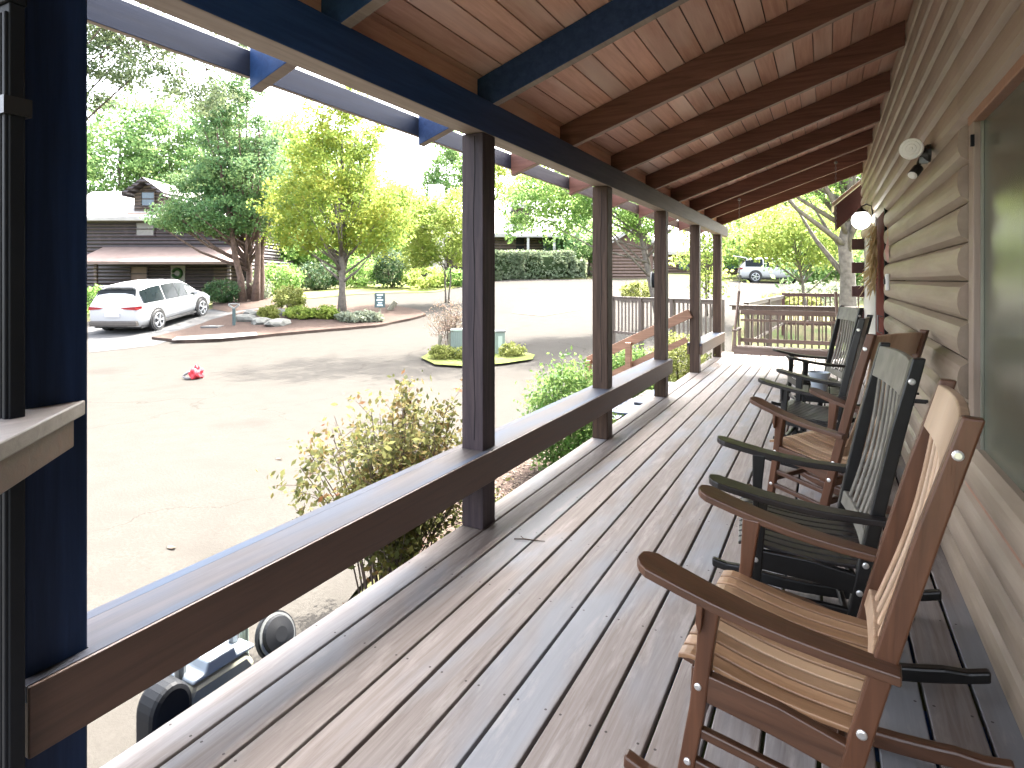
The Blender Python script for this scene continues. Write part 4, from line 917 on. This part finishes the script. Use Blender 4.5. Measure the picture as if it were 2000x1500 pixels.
# ------------------------------------------------------------------ island furniture
gu = at(457, 641); t = thing('path_light', 'short post light with bracketed top near the parked white car', 'garden light', (gu.x, gu.y, gu.z + .1), TH)
mb = MB(); mb.box(-.045, .045, -.045, .045, -.15, .62); mb.build('post', M['signdark'], t, bevel=.01)
mb = MB(); mb.beam((0, 0, .62), (-.2, 0, .76), .07, .04); mb.beam((0, 0, .62), (.2, 0, .76), .07, .04); mb.beam((-.17, 0, .80), (.17, 0, .80), .18, .03); mb.build('head', M['steel'], t)
gu = at(415, 644); t = thing('utility_cover', 'flat pale concrete utility cover set in the mulch', 'cover', (gu.x, gu.y, gu.z + .12), TH)
mb = MB(); mb.box(-.32, .32, -.25, .25, -.05, .02); mb.build('slab', M['concrete'], t, bevel=.01); mb = MB(); mb.lathe([(.12, 0), (.12, .03)], n=16); mb.build('lid', M['steel'], t)
gu = at(742, 622); t = thing('yard_sign', 'dark upright yard sign with pale markings on the island', 'sign', (gu.x, gu.y, gu.z + .1), TH + .1)
mb = MB(); mb.box(-.035, .035, .0, .05, -.1, .9); mb.build('post', M['postwood'], t)
mb = MB(); mb.box(-.22, .22, -.03, -.002, .35, .98); sg = mb.build('panel', M['signdark'], t, bevel=.006)
mb = MB()
for i, (a, b_) in enumerate([(-.12, .12), (-.08, .10), (-.14, .14), (-.10, .06), (-.13, .13)]): mb.box(a, b_, -.036, -.031, .42 + i * .11, .42 + i * .11 + (.05 if i % 2 else .065))
mb.build('marking', M['signpale'], sg)
gu = at(762, 610); t = thing('leaning_stump', 'short grey log leaning to the right beside the yard sign', 'stump', (gu.x, gu.y, gu.z + .08), TH)
mb = MB(); mb.tube([(-.05, 0, 0), (.12, 0, .22), (.26, 0, .40)], [.12, .12, .11], 10); mb.build('log', M['postwood'], t)
def rock(px, py, s, label):
    gu = at(px, py); bm = bmesh.new(); bmesh.ops.create_icosphere(bm, subdivisions=2, radius=1)
    for v in bm.verts:
        k_ = 1 + random.uniform(-.13, .13); v.co = Vector((v.co.x * s[0] * k_, v.co.y * s[1] * k_, v.co.z * s[2] * k_ + s[2] * .35))
    me = bpy.data.meshes.new('rock'); bm.to_mesh(me); bm.free(); me.materials.append(M['rock']); o = bpy.data.objects.new('rock', me); C.objects.link(o); o.location = (gu.x, gu.y, gu.z + .08); o.rotation_euler = (0, 0, random.uniform(0, 3))
    tag(o, label, 'rock', 'pale rocks edging the planting island')
for px, py, s, lb in [(478, 632, (.5, .35, .22), 'pale rock just right of the short post light'), (512, 637, (.45, .35, .2), 'pale rock left of the long flat island rock'), (543, 640, (.6, .4, .2), 'long flat pale rock at the front of the island'),
                      (490, 620, (.35, .3, .18), 'small pinkish rock behind the post light'), (548, 619, (.5, .3, .2), 'pale rock behind the yellow island plant')]: rock(px, py, s, lb)
for px, py, rx, h, lm, lb in [(566, 610, .75, 1.05, 'yellow', 'rounded yellow green shrub at the left of the island'), (525, 630, .4, .55, 'yellow', 'small yellow plant among the island rocks'),
        (585, 626, .7, .45, 'light', 'low olive ground shrub in the middle of the island'), (635, 626, .6, .5, 'light', 'bright lime shrub left of the maple trunk'),
        (690, 632, .8, .4, 'sage', 'grey green mound in front of the maple trunk'), (722, 632, .6, .35, 'sage', 'grey green mound below the yard sign')]:
    gu = at(px, py); shrub('low_shrub', lb, (gu.x, gu.y, gu.z + .06), rx, rx * .7, h, L[lm], 1500, .07, 'shrub', 'low shrubs planted on the island')

# ------------------------------------------------------------------ cars
def make_car(label, loc, rz, hatch=False):
    t = thing('parked_car', label, 'car', loc, rz)
    # stations: x, z_low, z_belt, z_roof, half width at belt, half width at roof   (front is +x)
    S = [(-2.42, .42, .86, .88, .80, .78), (-2.36, .30, 1.00, 1.06, .88, .80), (-2.24, .28, 1.05, 1.30, .93, .74), (-1.95, .28, 1.07, 1.62, .95, .70), (-1.55, .28, 1.06, 1.69, .96, .71),
         (-.9, .28, 1.04, 1.715, .965, .72), (-.1, .28, 1.02, 1.71, .965, .72), (.45, .28, 1.01, 1.65, .96, .71), (.85, .28, 1.01, 1.48, .955, .72), (1.25, .28, 1.01, 1.20, .95, .76),
         (1.45, .28, .99, 1.06, .94, .80), (1.9, .28, .90, .97, .92, .78), (2.2, .28, .78, .86, .86, .70), (2.4, .36, .62, .68, .70, .55)]
    def sec(s):
        x, zl, zb, zr, wb, wr = s
        h = [(wb * .90, zl), (wb, zl + .22), (wb * 1.0, (zl + zb) / 2 + .08), (wb * .985, zb), (wr + (wb - wr) * .12, zr - (zr - zb) * .12), (wr * .86, zr), (wr * .4, zr + .018)]
        return [(x, y, z) for y, z in h] + [(x, -y, z) for y, z in h[::-1]]
    mb = MB(); k = 14; rows = [sec(s) for s in S]
    for r_ in rows: mb.v += r_
    for i in range(len(S) - 1):
        for j in range(k - 1): mb.f.append((i * k + j, i * k + j + 1, (i + 1) * k + j + 1, (i + 1) * k + j))
    for i in range(len(S) - 1): mb.f.append((i * k + k - 1, i * k, (i + 1) * k, (i + 1) * k + k - 1))
    mb.f.append(tuple(range(k))); mb.f.append(tuple((len(S) - 1) * k + j for j in range(k)))
    body = mb.build('body', M['carpaint'], t, smooth=True)
    def panel(i0, i1, s_, nm, a0=.04, a1=.97, inset0=0, inset1=0):
        mb = MB()
        for i in range(i0, i1):
            A0, A1 = Vector(rows[i][3]), Vector(rows[i][4]); B0, B1 = Vector(rows[i + 1][3]), Vector(rows[i + 1][4])
            t0 = inset0 if i == i0 else 0; t1 = inset1 if i == i1 - 1 else 0
            q_ = [A0.lerp(B0, t0), A0.lerp(B0, 1 - t1), A1.lerp(B1, 1 - t1), A1.lerp(B1, t0)]
            q_ = [q_[0].lerp(q_[3], a0), q_[1].lerp(q_[2], a0), q_[1].lerp(q_[2], a1), q_[0].lerp(q_[3], a1)]
            q_ = [Vector((v.x, v.y * s_ + s_ * .012, v.z)) for v in q_]; mb.add(q_, [(0, 1, 2, 3)])
        return mb.build(nm, M['carglass'], t)
    for s_ in (1, -1):
        panel(3, 5, s_, 'side_window', inset0=-.3, inset1=.06); panel(5, 6, s_, 'side_window', inset0=.02, inset1=.0); panel(6, 9, s_, 'side_window', inset0=.04, inset1=.5)
    mb = MB(); mb.add([(-2.29, -.78, 1.08), (-2.29, .78, 1.08), (-1.99, .66, 1.58), (-1.99, -.66, 1.58)], [(0, 1, 2, 3)]); mb.v = [(x - .045, y, z + .01) for x, y, z in mb.v]; mb.build('rear_window', M['carglass'], t)
    mb = MB(); mb.add([(1.30, -.66, 1.15), (1.30, .66, 1.15), (.62, .60, 1.60), (.62, -.60, 1.60)], [(0, 1, 2, 3)]); mb.v = [(x + .03, y, z + .03) for x, y, z in mb.v]; mb.build('windscreen', M['carglass'], t)
    for s_ in (1, -1):
        mb = MB(); mb.add([(-2.44, s_ * .30, .98), (-2.42, s_ * .84, 1.02), (-2.25, s_ * .965, 1.03), (-2.25, s_ * .965, .93), (-2.44, s_ * .86, .90), (-2.455, s_ * .45, .93)], [(0, 1, 4, 5), (1, 2, 3, 4)]); mb.build('tail_light', M['taillight'], t)
        mb = MB(); mb.box(2.14, 2.30, s_ * .74 - .10, s_ * .74 + .10, .66, .76); mb.build('headlight', M['farglass'], t, bevel=.02)
        mb = MB(); mb.box(.92, 1.08, s_ * 1.03 - .09, s_ * 1.03 + .09, 1.0, 1.13); mb.build('mirror', M['carpaint'], t, bevel=.03)
    mb = MB(); mb.box(-2.475, -2.30, -.86, .86, .33, .52); mb.build('rear_bumper', M['cladding'], t, bevel=.04)
    mb = MB(); mb.box(-2.46, -2.435, -.26, .26, .66, .80); mb.build('number_plate', M['plate'], t)
    mb = MB(); mb.box(-2.2, 2.1, -.86, .86, .22, .34); mb.box(-1.0, 1.0, -.965, .965, .26, .33); mb.build('underside', M['tyre'], t)
    mb = MB(); mb.box(-2.14, -1.90, -.62, .62, 1.66, 1.695); mb.build('spoiler', M['carpaint'], t, bevel=.01)
    RX = Matrix.Rotation(R(90), 4, 'X')
    for x_ in (-1.42, 1.42):
        for s_ in (-1, 1):
            mb = MB(); mb.lathe([(.43, -.012), (.43, .012)], c=(x_, s_ * .955, .42), n=28, mtx=RX); mb.build('wheel_arch', M['tyre'], t)
            mb = MB(); mb.lathe([(.26, -.11), (.36, -.115), (.385, -.08), (.385, .08), (.36, .115), (.26, .11)], c=(x_, s_ * .885, .385), n=28, mtx=RX); wh = mb.build('wheel', M['tyre'], t, smooth=False)
            mb = MB()
            for j in range(5):
                a = j * 2 * math.pi / 5
                for e in (-.12, .12): mb.beam((x_, s_ * 1.005, .385), (x_ + .25 * math.cos(a + e), s_ * 1.005, .385 + .25 * math.sin(a + e)), .03, .045, (0, 1, 0))
            pts = [(x_ + .255 * math.cos(j * math.pi / 12), s_ * 1.0, .385 + .255 * math.sin(j * math.pi / 12)) for j in range(25)]; mb.tube(pts, .016, 6)
            mb.lathe([(.05, 0), (.05, .02)], c=(x_, s_ * 1.01, .385), n=12, mtx=RX); mb.build('rim', M['rim'], wh)
    if hatch:
        mb = MB(); mb.beam((-2.0, 0, 1.72), (-2.9, 0, 1.86), 1.30, .05); mb.build('tailgate', M['carpaint'], t, bevel=.02)
        mb = MB(); mb.add([(-2.50, -.62, .66), (-2.50, .62, .66), (-2.10, .58, 1.60), (-2.10, -.58, 1.60)], [(0, 1, 2, 3)]); mb.build('boot_opening', M['tyre'], t)
    return t
pr = at(247, 655); pf = P(392, 612, 25.5)
rr_ = on(254, 21.8); ff_ = on(357, 25.0)
mid = (rr_ + ff_) / 2; hd = math.atan2(ff_.y - rr_.y, ff_.x - rr_.x)
carA = make_car('white SUV with open driveway around it, parked before the dark log house', (mid.x, mid.y, g1(mid.x, mid.y) + .0), hd)
carA['label'] = 'white SUV parked in the driveway of the dark log house'
carA.rotation_euler = (0, -math.atan2(ff_.z - rr_.z, (ff_ - rr_).to_2d().length), hd)
cb_ = on(1515, 42)
make_car('white SUV with its tailgate raised, far away to the right', (cb_.x, cb_.y, cb_.z), TH + R(-16), True)

# ------------------------------------------------------------------ houses
def hwin(parent, x0, x1, z0_, z1_, y, pane, mull=True, fr='side_brown'):
    mb = MB(); w_ = .08
    mb.box(x0 - w_, x1 + w_, y - .06, y, z0_ - w_, z0_); mb.box(x0 - w_, x1 + w_, y - .06, y, z1_, z1_ + w_); mb.box(x0 - w_, x0, y - .06, y, z0_, z1_); mb.box(x1, x1 + w_, y - .06, y, z0_, z1_)
    if mull: mb.box(x0, x1, y - .05, y - .021, (z0_ + z1_) / 2 - .03, (z0_ + z1_) / 2 + .03)
    f_ = mb.build('window', M['side_dark' if fr == 'dark' else 'side_brown'], parent)
    mb = MB(); mb.box(x0, x1, y - .02, y, z0_, z1_); mb.build('pane', M[pane], f_)
    return f_
# dark log house with dormer, left
D0 = 34.5; pL = P(140, 547, D0); zb = 1.4 - 52 * D0 / F; S_ = D0 / F     # local x grows to the right, z from its base
h = thing('log_house', 'dark two storey log house with gabled dormer behind the white SUV', 'house', (pL.x, pL.y, zb), TH)
def hx(px): return (px - 140) * S_
def hz(py): return CAMZ - (py - HZ) * S_ - zb
mb = MB(); mb.box(hx(60), hx(430), 2.2, 9, -1, hz(415)); mb.box(hx(60), hx(462), 2.0, 9, -1, hz(500)); mb.build('wall', M['side_dark'], h)
mb = MB(); mb.prism([(1.6, hz(418)), (5.5, hz(347)), (9.4, hz(418)), (9.4, hz(425)), (1.6, hz(425))], hx(50), hx(440), lambda a, b_, dd: Vector((dd, a, b_))); mb.build('roof', M['roofmain'], h)
mb = MB(); mb.prism([(-.3, hz(511)), (2.25, hz(478)), (2.25, hz(484)), (-.3, hz(516))], hx(150), hx(472), lambda a, b_, dd: Vector((dd, a, b_))); mb.build('porch_roof', M['roofpink'], h)
for px in (188, 448): mb = MB(); mb.box(hx(px) - .08, hx(px) + .08, -.1, .06, -.6, hz(514)); mb.build('porch_post', M['side_brown'], h)
mb = MB(); mb.box(hx(150), hx(470), -.2, 2.0, -.6, .1); mb.build('porch_floor', M['side_brown'], h)
dy = 2.4
mb = MB(); mb.prism([(hx(211), hz(412)), (hx(267), hz(412)), (hx(267), hz(368)), (hx(239), hz(345)), (hx(211), hz(368))], dy, dy + 3, lambda a, b_, dd: Vector((a, dd, b_))); dm = mb.build('dormer', M['side_brown'], h)
mb = MB()
for s_ in (-1, 1):
    a0 = (hx(239), hz(335)); a1 = (hx(239 + s_ * 43), hz(366))
    mb.prism([a0, a1, (a1[0], a1[1] - .22), (a0[0], a0[1] - .25)], dy - .55, dy + 3, lambda a, b_, dd: Vector((a, dd, b_)))
mb.build('dormer_roof', M['side_dark'], dm)
f_ = hwin(h, hx(227), hx(253), hz(391), hz(364), dy, 'farglass', fr='brown'); f_['label'] = 'bright dormer window'
mb = MB(); mb.box(hx(205), hx(272), dy - .4, dy + .3, hz(417), hz(408)); mb.build('dormer_sill', M['fascia'], h)
hwin(h, hx(220), hx(256), hz(454), hz(428), 2.2, 'blind', fr='dark'); hwin(h, hx(213), hx(246), hz(548), hz(520), 2.0, 'roofpink', fr='dark')
mb = MB(); mb.box(hx(296), hx(325), 1.94, 2.0, -.0, hz(517)); drr = mb.build('door', M['blind'], h)
mb = MB(); mb.tube([(hx(310) + .26 * math.cos(a), 1.88, hz(533) + .26 * math.sin(a)) for a in [i * math.pi / 10 for i in range(21)]], .09, 7); mb.build('wreath', L['dark'], drr)
mb = MB(); mb.box(hx(385), hx(440), 1.9, 2.0, 0, hz(520)); mb.build('shutter', M['side_brown'], h)
# middle house with stone chimney
D1 = 47; p0 = P(800, 547, D1); zb1 = 1.4 + 6 * D1 / F - .6; S1 = D1 / F
h = thing('stone_chimney_house', 'tan house with pale roof and stone chimney behind clipped hedges', 'house', (p0.x, p0.y, zb1), TH)
def hx(px): return (px - 800) * S1
def hz(py): return CAMZ - (py - HZ) * S1 - zb1
mb = MB(); mb.box(hx(806), hx(1115), 0, 9, -2, hz(455)); mb.build('wall', M['side_brown'], h)
mb = MB(); mb.prism([(-.8, hz(458)), (4.5, hz(377)), (9.8, hz(458)), (9.8, hz(464)), (-.8, hz(464))], hx(868), hx(1125), lambda a, b_, dd: Vector((dd, a, b_))); mb.build('roof', M['roofmain'], h)
mb = MB(); mb.prism([(-2.2, hz(463)), (-.7, hz(453)), (-.7, hz(457)), (-2.2, hz(467))], hx(1000), hx(1125), lambda a, b_, dd: Vector((dd, a, b_))); mb.build('porch_roof', M['roofmain'], h)
mb = MB(); mb.box(hx(836), hx(872), -.6, .6, -2, hz(440)); mb.box(hx(838), hx(866), -.5, .5, hz(440), hz(362)); mb.build('chimney', M['stone'], h)
mb = MB(); mb.box(hx(1003), hx(1034), .6, 3.5, hz(446), hz(405)); dm = mb.build('dormer', M['side_brown'], h)
mb = MB(); mb.box(hx(998), hx(1040), .2, 4, hz(405), hz(398)); mb.build('dormer_roof', M['roofmain'], dm)
hwin(h, hx(1060), hx(1078), hz(492), hz(470), 0, 'farglass'); hwin(h, hx(1008), hx(1024), hz(492), hz(465), 0, 'blackplastic')
for px in (1030, 1079, 1118): mb = MB(); mb.box(hx(px) - .09, hx(px) + .09, -2.1, -1.9, -1.5, hz(466)); mb.build('porch_post', M['greytrim'], h)
# garage building and low house to the right
D2 = 42; p0 = P(1190, 547, D2); S2 = D2 / F; zb2 = 1.4 - .2
h = thing('garage', 'plain brown gabled garage seen between the third and fourth posts', 'garage', (p0.x, p0.y, zb2), TH)
def hx(px): return (px - 1190) * S2
def hz(py): return CAMZ - (py - HZ) * S2 - zb2
mb = MB(); mb.prism([(hx(1180), -.8), (hx(1275), -.8), (hx(1275), hz(476)), (hx(1245), hz(440)), (hx(1180), hz(476))], 0, 8, lambda a, b_, dd: Vector((a, dd, b_))); mb.build('wall', M['side_plain'], h)
mb = MB()
for s_, e in ((-1, (1172, 482)), (1, (1285, 486))):
    mb.prism([(hx(1243), hz(436)), (hx(e[0]), hz(e[1])), (hx(e[0]), hz(e[1]) - .25), (hx(1243), hz(436) - .3)], -.6, 8.4, lambda a, b_, dd: Vector((a, dd, b_)))
mb.build('roof', M['roofmain'], h)
mb = MB(); mb.box(hx(1196), hx(1262), -.05, -.002, -.2, hz(485)); mb.build('garage_door', M['side_tan'], h)
D3 = 50; p0 = P(1300, 547, D3); S3 = D3 / F; zb3 = 1.4 - .35
h = thing('low_house', 'long low brown house with pale roof behind the raised tailgate car', 'house', (p0.x, p0.y, zb3), TH)
def hx(px): return (px - 1300) * S3
def hz(py): return CAMZ - (py - HZ) * S3 - zb3
mb = MB(); mb.box(hx(1300), hx(1640), 0, 8, -1.5, hz(490)); mb.build('wall', M['side_tan'], h)
mb = MB(); mb.prism([(-.7, hz(492)), (4, hz(465)), (8.7, hz(492)), (8.7, hz(498)), (-.7, hz(498))], hx(1290), hx(1650), lambda a, b_, dd: Vector((dd, a, b_))); mb.build('roof', M['roofmain'], h)
for a, b_ in ((1325, 1345), (1420, 1440)): hwin(h, hx(a), hx(b_), hz(525), hz(505), 0, 'farglass')
mb = MB(); mb.box(hx(1585), hx(1625), -.04, 0, -.4, hz(510)); mb.build('garage_door', M['side_brown'], h)

# ------------------------------------------------------------------ hedges and shrubs farther away
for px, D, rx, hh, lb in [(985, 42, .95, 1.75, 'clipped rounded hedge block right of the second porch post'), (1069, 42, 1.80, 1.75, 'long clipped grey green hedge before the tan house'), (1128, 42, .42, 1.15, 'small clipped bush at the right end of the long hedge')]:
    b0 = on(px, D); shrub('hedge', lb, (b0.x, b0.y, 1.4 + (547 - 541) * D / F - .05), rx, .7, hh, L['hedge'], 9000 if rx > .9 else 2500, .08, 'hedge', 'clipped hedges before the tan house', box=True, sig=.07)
for px, py, D, rx, h_, lm, nn_, lb in [
    (437, 585, 29, 1.0, 1.1, 'dark', 2400, 'dark evergreen shrub between the white SUV and the cedar'), (505, 583, 30.5, .8, 1.0, 'sage', 1200, 'pale rounded shrub right of the cedar trunk'),
    (185, 603, 28, .9, 1.2, 'green', 1500, 'light green shrub left of the white SUV'), (765, 560, 38, 1.3, 2.3, 'dark', 2600, 'tall dark evergreen bush right of the maple'),
    (545, 575, 36, 1.6, 1.8, 'green', 2600, 'leafy green bush behind the cedar bed'), (620, 572, 38, 1.7, 1.7, 'dark', 2600, 'dark leafy bush behind the maple trunk'), (700, 566, 39, 1.6, 2.0, 'green', 2600, 'mid green bush right behind the maple'),
    (830, 562, 37, 1.5, 1.3, 'light', 2000, 'pale flowering bush on the lawn slope'), (885, 556, 38, 1.0, 1.1, 'green', 1500, 'green bush below the stone chimney'),
    (1252, 578, 27, .95, .8, 'yellow', 1800, 'low rounded yellow green shrub before the garage'), (1600, 590, 24, 1.5, 1.0, 'sage', 1800, 'pale brushy shrub near the end of the porch'), (1545, 598, 22, 1.0, .6, 'yellow', 1500, 'low yellow shrub in front of the raised tailgate car')]:
    b0 = on(px, D); shrub('garden_shrub', lb, tuple(b0), rx, rx * .8, h_, L[lm], nn_, .10 if D > 32 else .07, 'shrub', 'shrubs scattered round the far gardens')

# ------------------------------------------------------------------ trees
b0 = on(487, 29.5); k_ = 29.5 / F
tree('cedar_tree', 'large spreading cedar with grey green foliage and forked reddish trunk', b0,
     [V(-.9, 4.2, 3.0, 1.1), V(-3.3, 4.0, 1.6, .75), V(.2, 6.0, 2.6, 1.6), V(-.4, 8.0, 1.9, 1.6), V(-1.3, 9.6, 1.1, 1.2), V(-.2, 10.6, .9, 1.0), V(-2.2, 5.6, 1.6, 1.0)],
     L['cedar'], 1300, 34, .22, .075, .26, 8.5, M['bark_red'], shape='quad', flat=.45, limbs=60, stems=4, lean=(-.6, 0))
b0 = on(668, 26.5)
tree('maple_tree', 'bright yellow green maple with straight grey trunk on the island', b0,
     [V(0, 4.3, 2.7, 1.9), V(-1.9, 3.5, 1.5, 1.0), V(1.6, 3.7, 1.5, 1.3), V(-.4, 6.4, 2.3, 1.7), V(.6, 8.0, 1.6, 1.5), V(-1.3, 8.0, 1.3, 1.4), V(-2.6, 4.9, 1.2, 1.1), V(2.6, 5.0, 1.1, 1.0), V(0.2, 9.3, 1.1, 1.1)],
     L['maple'], 1050, 32, .20, .075, .17, 8.0, M['bark'], limbs=46)
b0 = on(872, 30)
tree('ornamental_tree', 'small pale leaved tree just left of the second porch post', b0,
     [V(-.3, 3.4, 1.8, 1.5), V(.6, 4.6, 1.3, 1.3), V(-1.4, 4.2, 1.2, 1.1), V(-1.3, 2.4, 1.1, .8), V(.9, 2.4, .9, .8)], L['light'], 520, 28, .19, .075, .08, 4.2, M['bark'], limbs=16, stems=2)
b0 = on(1293, 20)
tree('dogwood_tree', 'green tree with arching boughs behind the third and fourth posts', b0,
     [V(-1.3, 4.0, 1.2, .9), V(-.6, 3.3, .9, .6), V(-2.9, 4.2, 1.1, .8), V(-3.9, 4.6, .7, .6), V(.5, 4.2, 1.0, .7), V(-2.0, 5.5, 1.6, 1.0), V(-4.5, 3.9, .9, .9), V(-3.3, 3.4, 1.0, .6), V(-5.0, 3.3, .5, .5), V(-4.6, 8.6, 2.2, 1.0), V(-7.0, 9.2, 1.8, .8), V(-1.0, 7.5, 1.6, 1.2)], L['green'], 1150, 28, .17, .06, .13, 8.0, M['bark'], limbs=30, lean=(-1.6, -.6))
b0 = on(1005, 24)
b0 = on(1385, 21)
tree('slender_tree', 'slender tree with pale mossy trunk between the two farthest posts', b0,
     [V(-.1, 2.6, .8, .8), V(-.6, 1.9, .6, .6), V(.3, 3.6, 1.0, .8), V(.1, 1.2, .6, .5)], L['light'], 170, 16, .22, .07, .07, 4.2, M['bark'], limbs=12, stems=2)
b0 = on(1580, 19.5)
tree('yellow_maple', 'thin trunked yellow green tree seen above the porch swing', b0,
     [V(-1.0, 3.1, 1.2, .9), V(.2, 3.2, 1.2, 1.1), V(-.3, 2.3, 1.5, .55), V(-1.6, 2.5, .8, .6), V(.7, 2.2, .6, .6)], L['light'], 420, 22, .20, .06, .07, 3.3, M['bark'], limbs=26, lean=(-.5, 0))
b0 = on(1655, 16.5)
tree('grey_trunk_tree', 'thick grey trunk with green crown beside the cabin corner', b0,
     [V(-1.2, 5.3, 1.8, 1.3), V(-.2, 6.3, 1.8, 1.2), V(-2.6, 4.7, 1.3, .9), V(1.0, 6.0, 2, 1.4), V(-.5, 4.2, .8, .6)], L['green'], 560, 24, .24, .06, .25, 6.5, M['bark'], limbs=24)
# overhanging pine bough with cones, top left
b0 = on(-160, 13)
t = tree('pine_tree', 'pine bough with dark cones reaching in at the top left', b0,
     [V(4.1, 6.9, .8, .45), V(5.1, 6.6, .9, .35), V(6.1, 6.2, .8, .30), V(6.7, 7.1, .8, .35), V(3.7, 7.8, .9, .5), V(5.4, 7.4, .8, .4), V(4.6, 7.6, .9, .5), V(3.8, 6.1, .5, .3)], L['pine'], 520, 34, .11, .036, .15, 8.5, M['twig'], limbs=9)
for i in range(26):
    px = random.choice([random.uniform(180, 290), random.uniform(180, 420)]); py = 25 + (px - 180) * .30 + random.uniform(0, 90); v = P(px, py, 12.8 + random.uniform(-.3, .3)) - b0
    mb = MB(); mb.lathe([(.012, -.035), (.034, -.02), (.036, .0), (.02, .03), (.006, .045)], c=v, n=7, mtx=Euler((random.uniform(-.6, .6), random.uniform(-.6, .6), 0)).to_matrix().to_4x4()); mb.build('cone', M['twig'], t)
# background woods, tree by tree
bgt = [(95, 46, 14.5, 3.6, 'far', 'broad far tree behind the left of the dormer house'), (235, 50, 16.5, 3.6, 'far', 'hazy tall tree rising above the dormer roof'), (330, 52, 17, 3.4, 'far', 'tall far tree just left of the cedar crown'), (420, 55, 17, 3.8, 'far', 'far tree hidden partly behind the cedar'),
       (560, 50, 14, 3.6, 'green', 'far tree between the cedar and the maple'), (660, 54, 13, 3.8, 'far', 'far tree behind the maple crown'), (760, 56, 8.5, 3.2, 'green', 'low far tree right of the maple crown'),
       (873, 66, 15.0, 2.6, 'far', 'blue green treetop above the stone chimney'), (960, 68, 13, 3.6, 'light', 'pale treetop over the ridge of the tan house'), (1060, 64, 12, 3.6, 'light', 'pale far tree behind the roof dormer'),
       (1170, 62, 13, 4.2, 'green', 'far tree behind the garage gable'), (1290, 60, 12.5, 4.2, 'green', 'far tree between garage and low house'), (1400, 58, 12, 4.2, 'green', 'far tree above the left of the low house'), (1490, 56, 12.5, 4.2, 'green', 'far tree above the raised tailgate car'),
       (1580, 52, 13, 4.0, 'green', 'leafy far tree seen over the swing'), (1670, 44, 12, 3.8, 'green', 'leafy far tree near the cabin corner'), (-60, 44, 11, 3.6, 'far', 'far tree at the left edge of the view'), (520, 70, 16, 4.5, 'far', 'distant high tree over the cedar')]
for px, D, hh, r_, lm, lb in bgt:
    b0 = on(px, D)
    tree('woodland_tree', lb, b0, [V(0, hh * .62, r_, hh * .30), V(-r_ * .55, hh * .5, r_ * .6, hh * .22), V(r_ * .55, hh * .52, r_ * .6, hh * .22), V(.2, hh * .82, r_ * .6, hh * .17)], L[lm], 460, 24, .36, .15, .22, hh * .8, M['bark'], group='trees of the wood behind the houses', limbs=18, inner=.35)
random.seed(5)
for i, (px, lb) in enumerate([(40, 'low understorey tree far left of the wood'), (600, 'low understorey tree behind the maple bushes'), (520, 'low understorey tree behind the cedar trunk'), (740, 'low understorey tree right of the dark evergreen'), (1150, 'low understorey tree behind the hedges'), (1480, 'low understorey tree behind the low house roof'), (1650, 'low understorey tree beside the cabin corner')]):
    b0 = on(px, 46 if px != 1650 else 30); tree('understorey_tree', lb, b0, [V(0, 2.6, 3.0, 2.2), V(-1.6, 2, 1.8, 1.5), V(1.6, 2, 1.8, 1.5)], L['green' if i % 2 else 'far'], 260, 20, .38, .15, .12, 3.2, M['bark'], group='low trees under the edge of the wood', limbs=8)
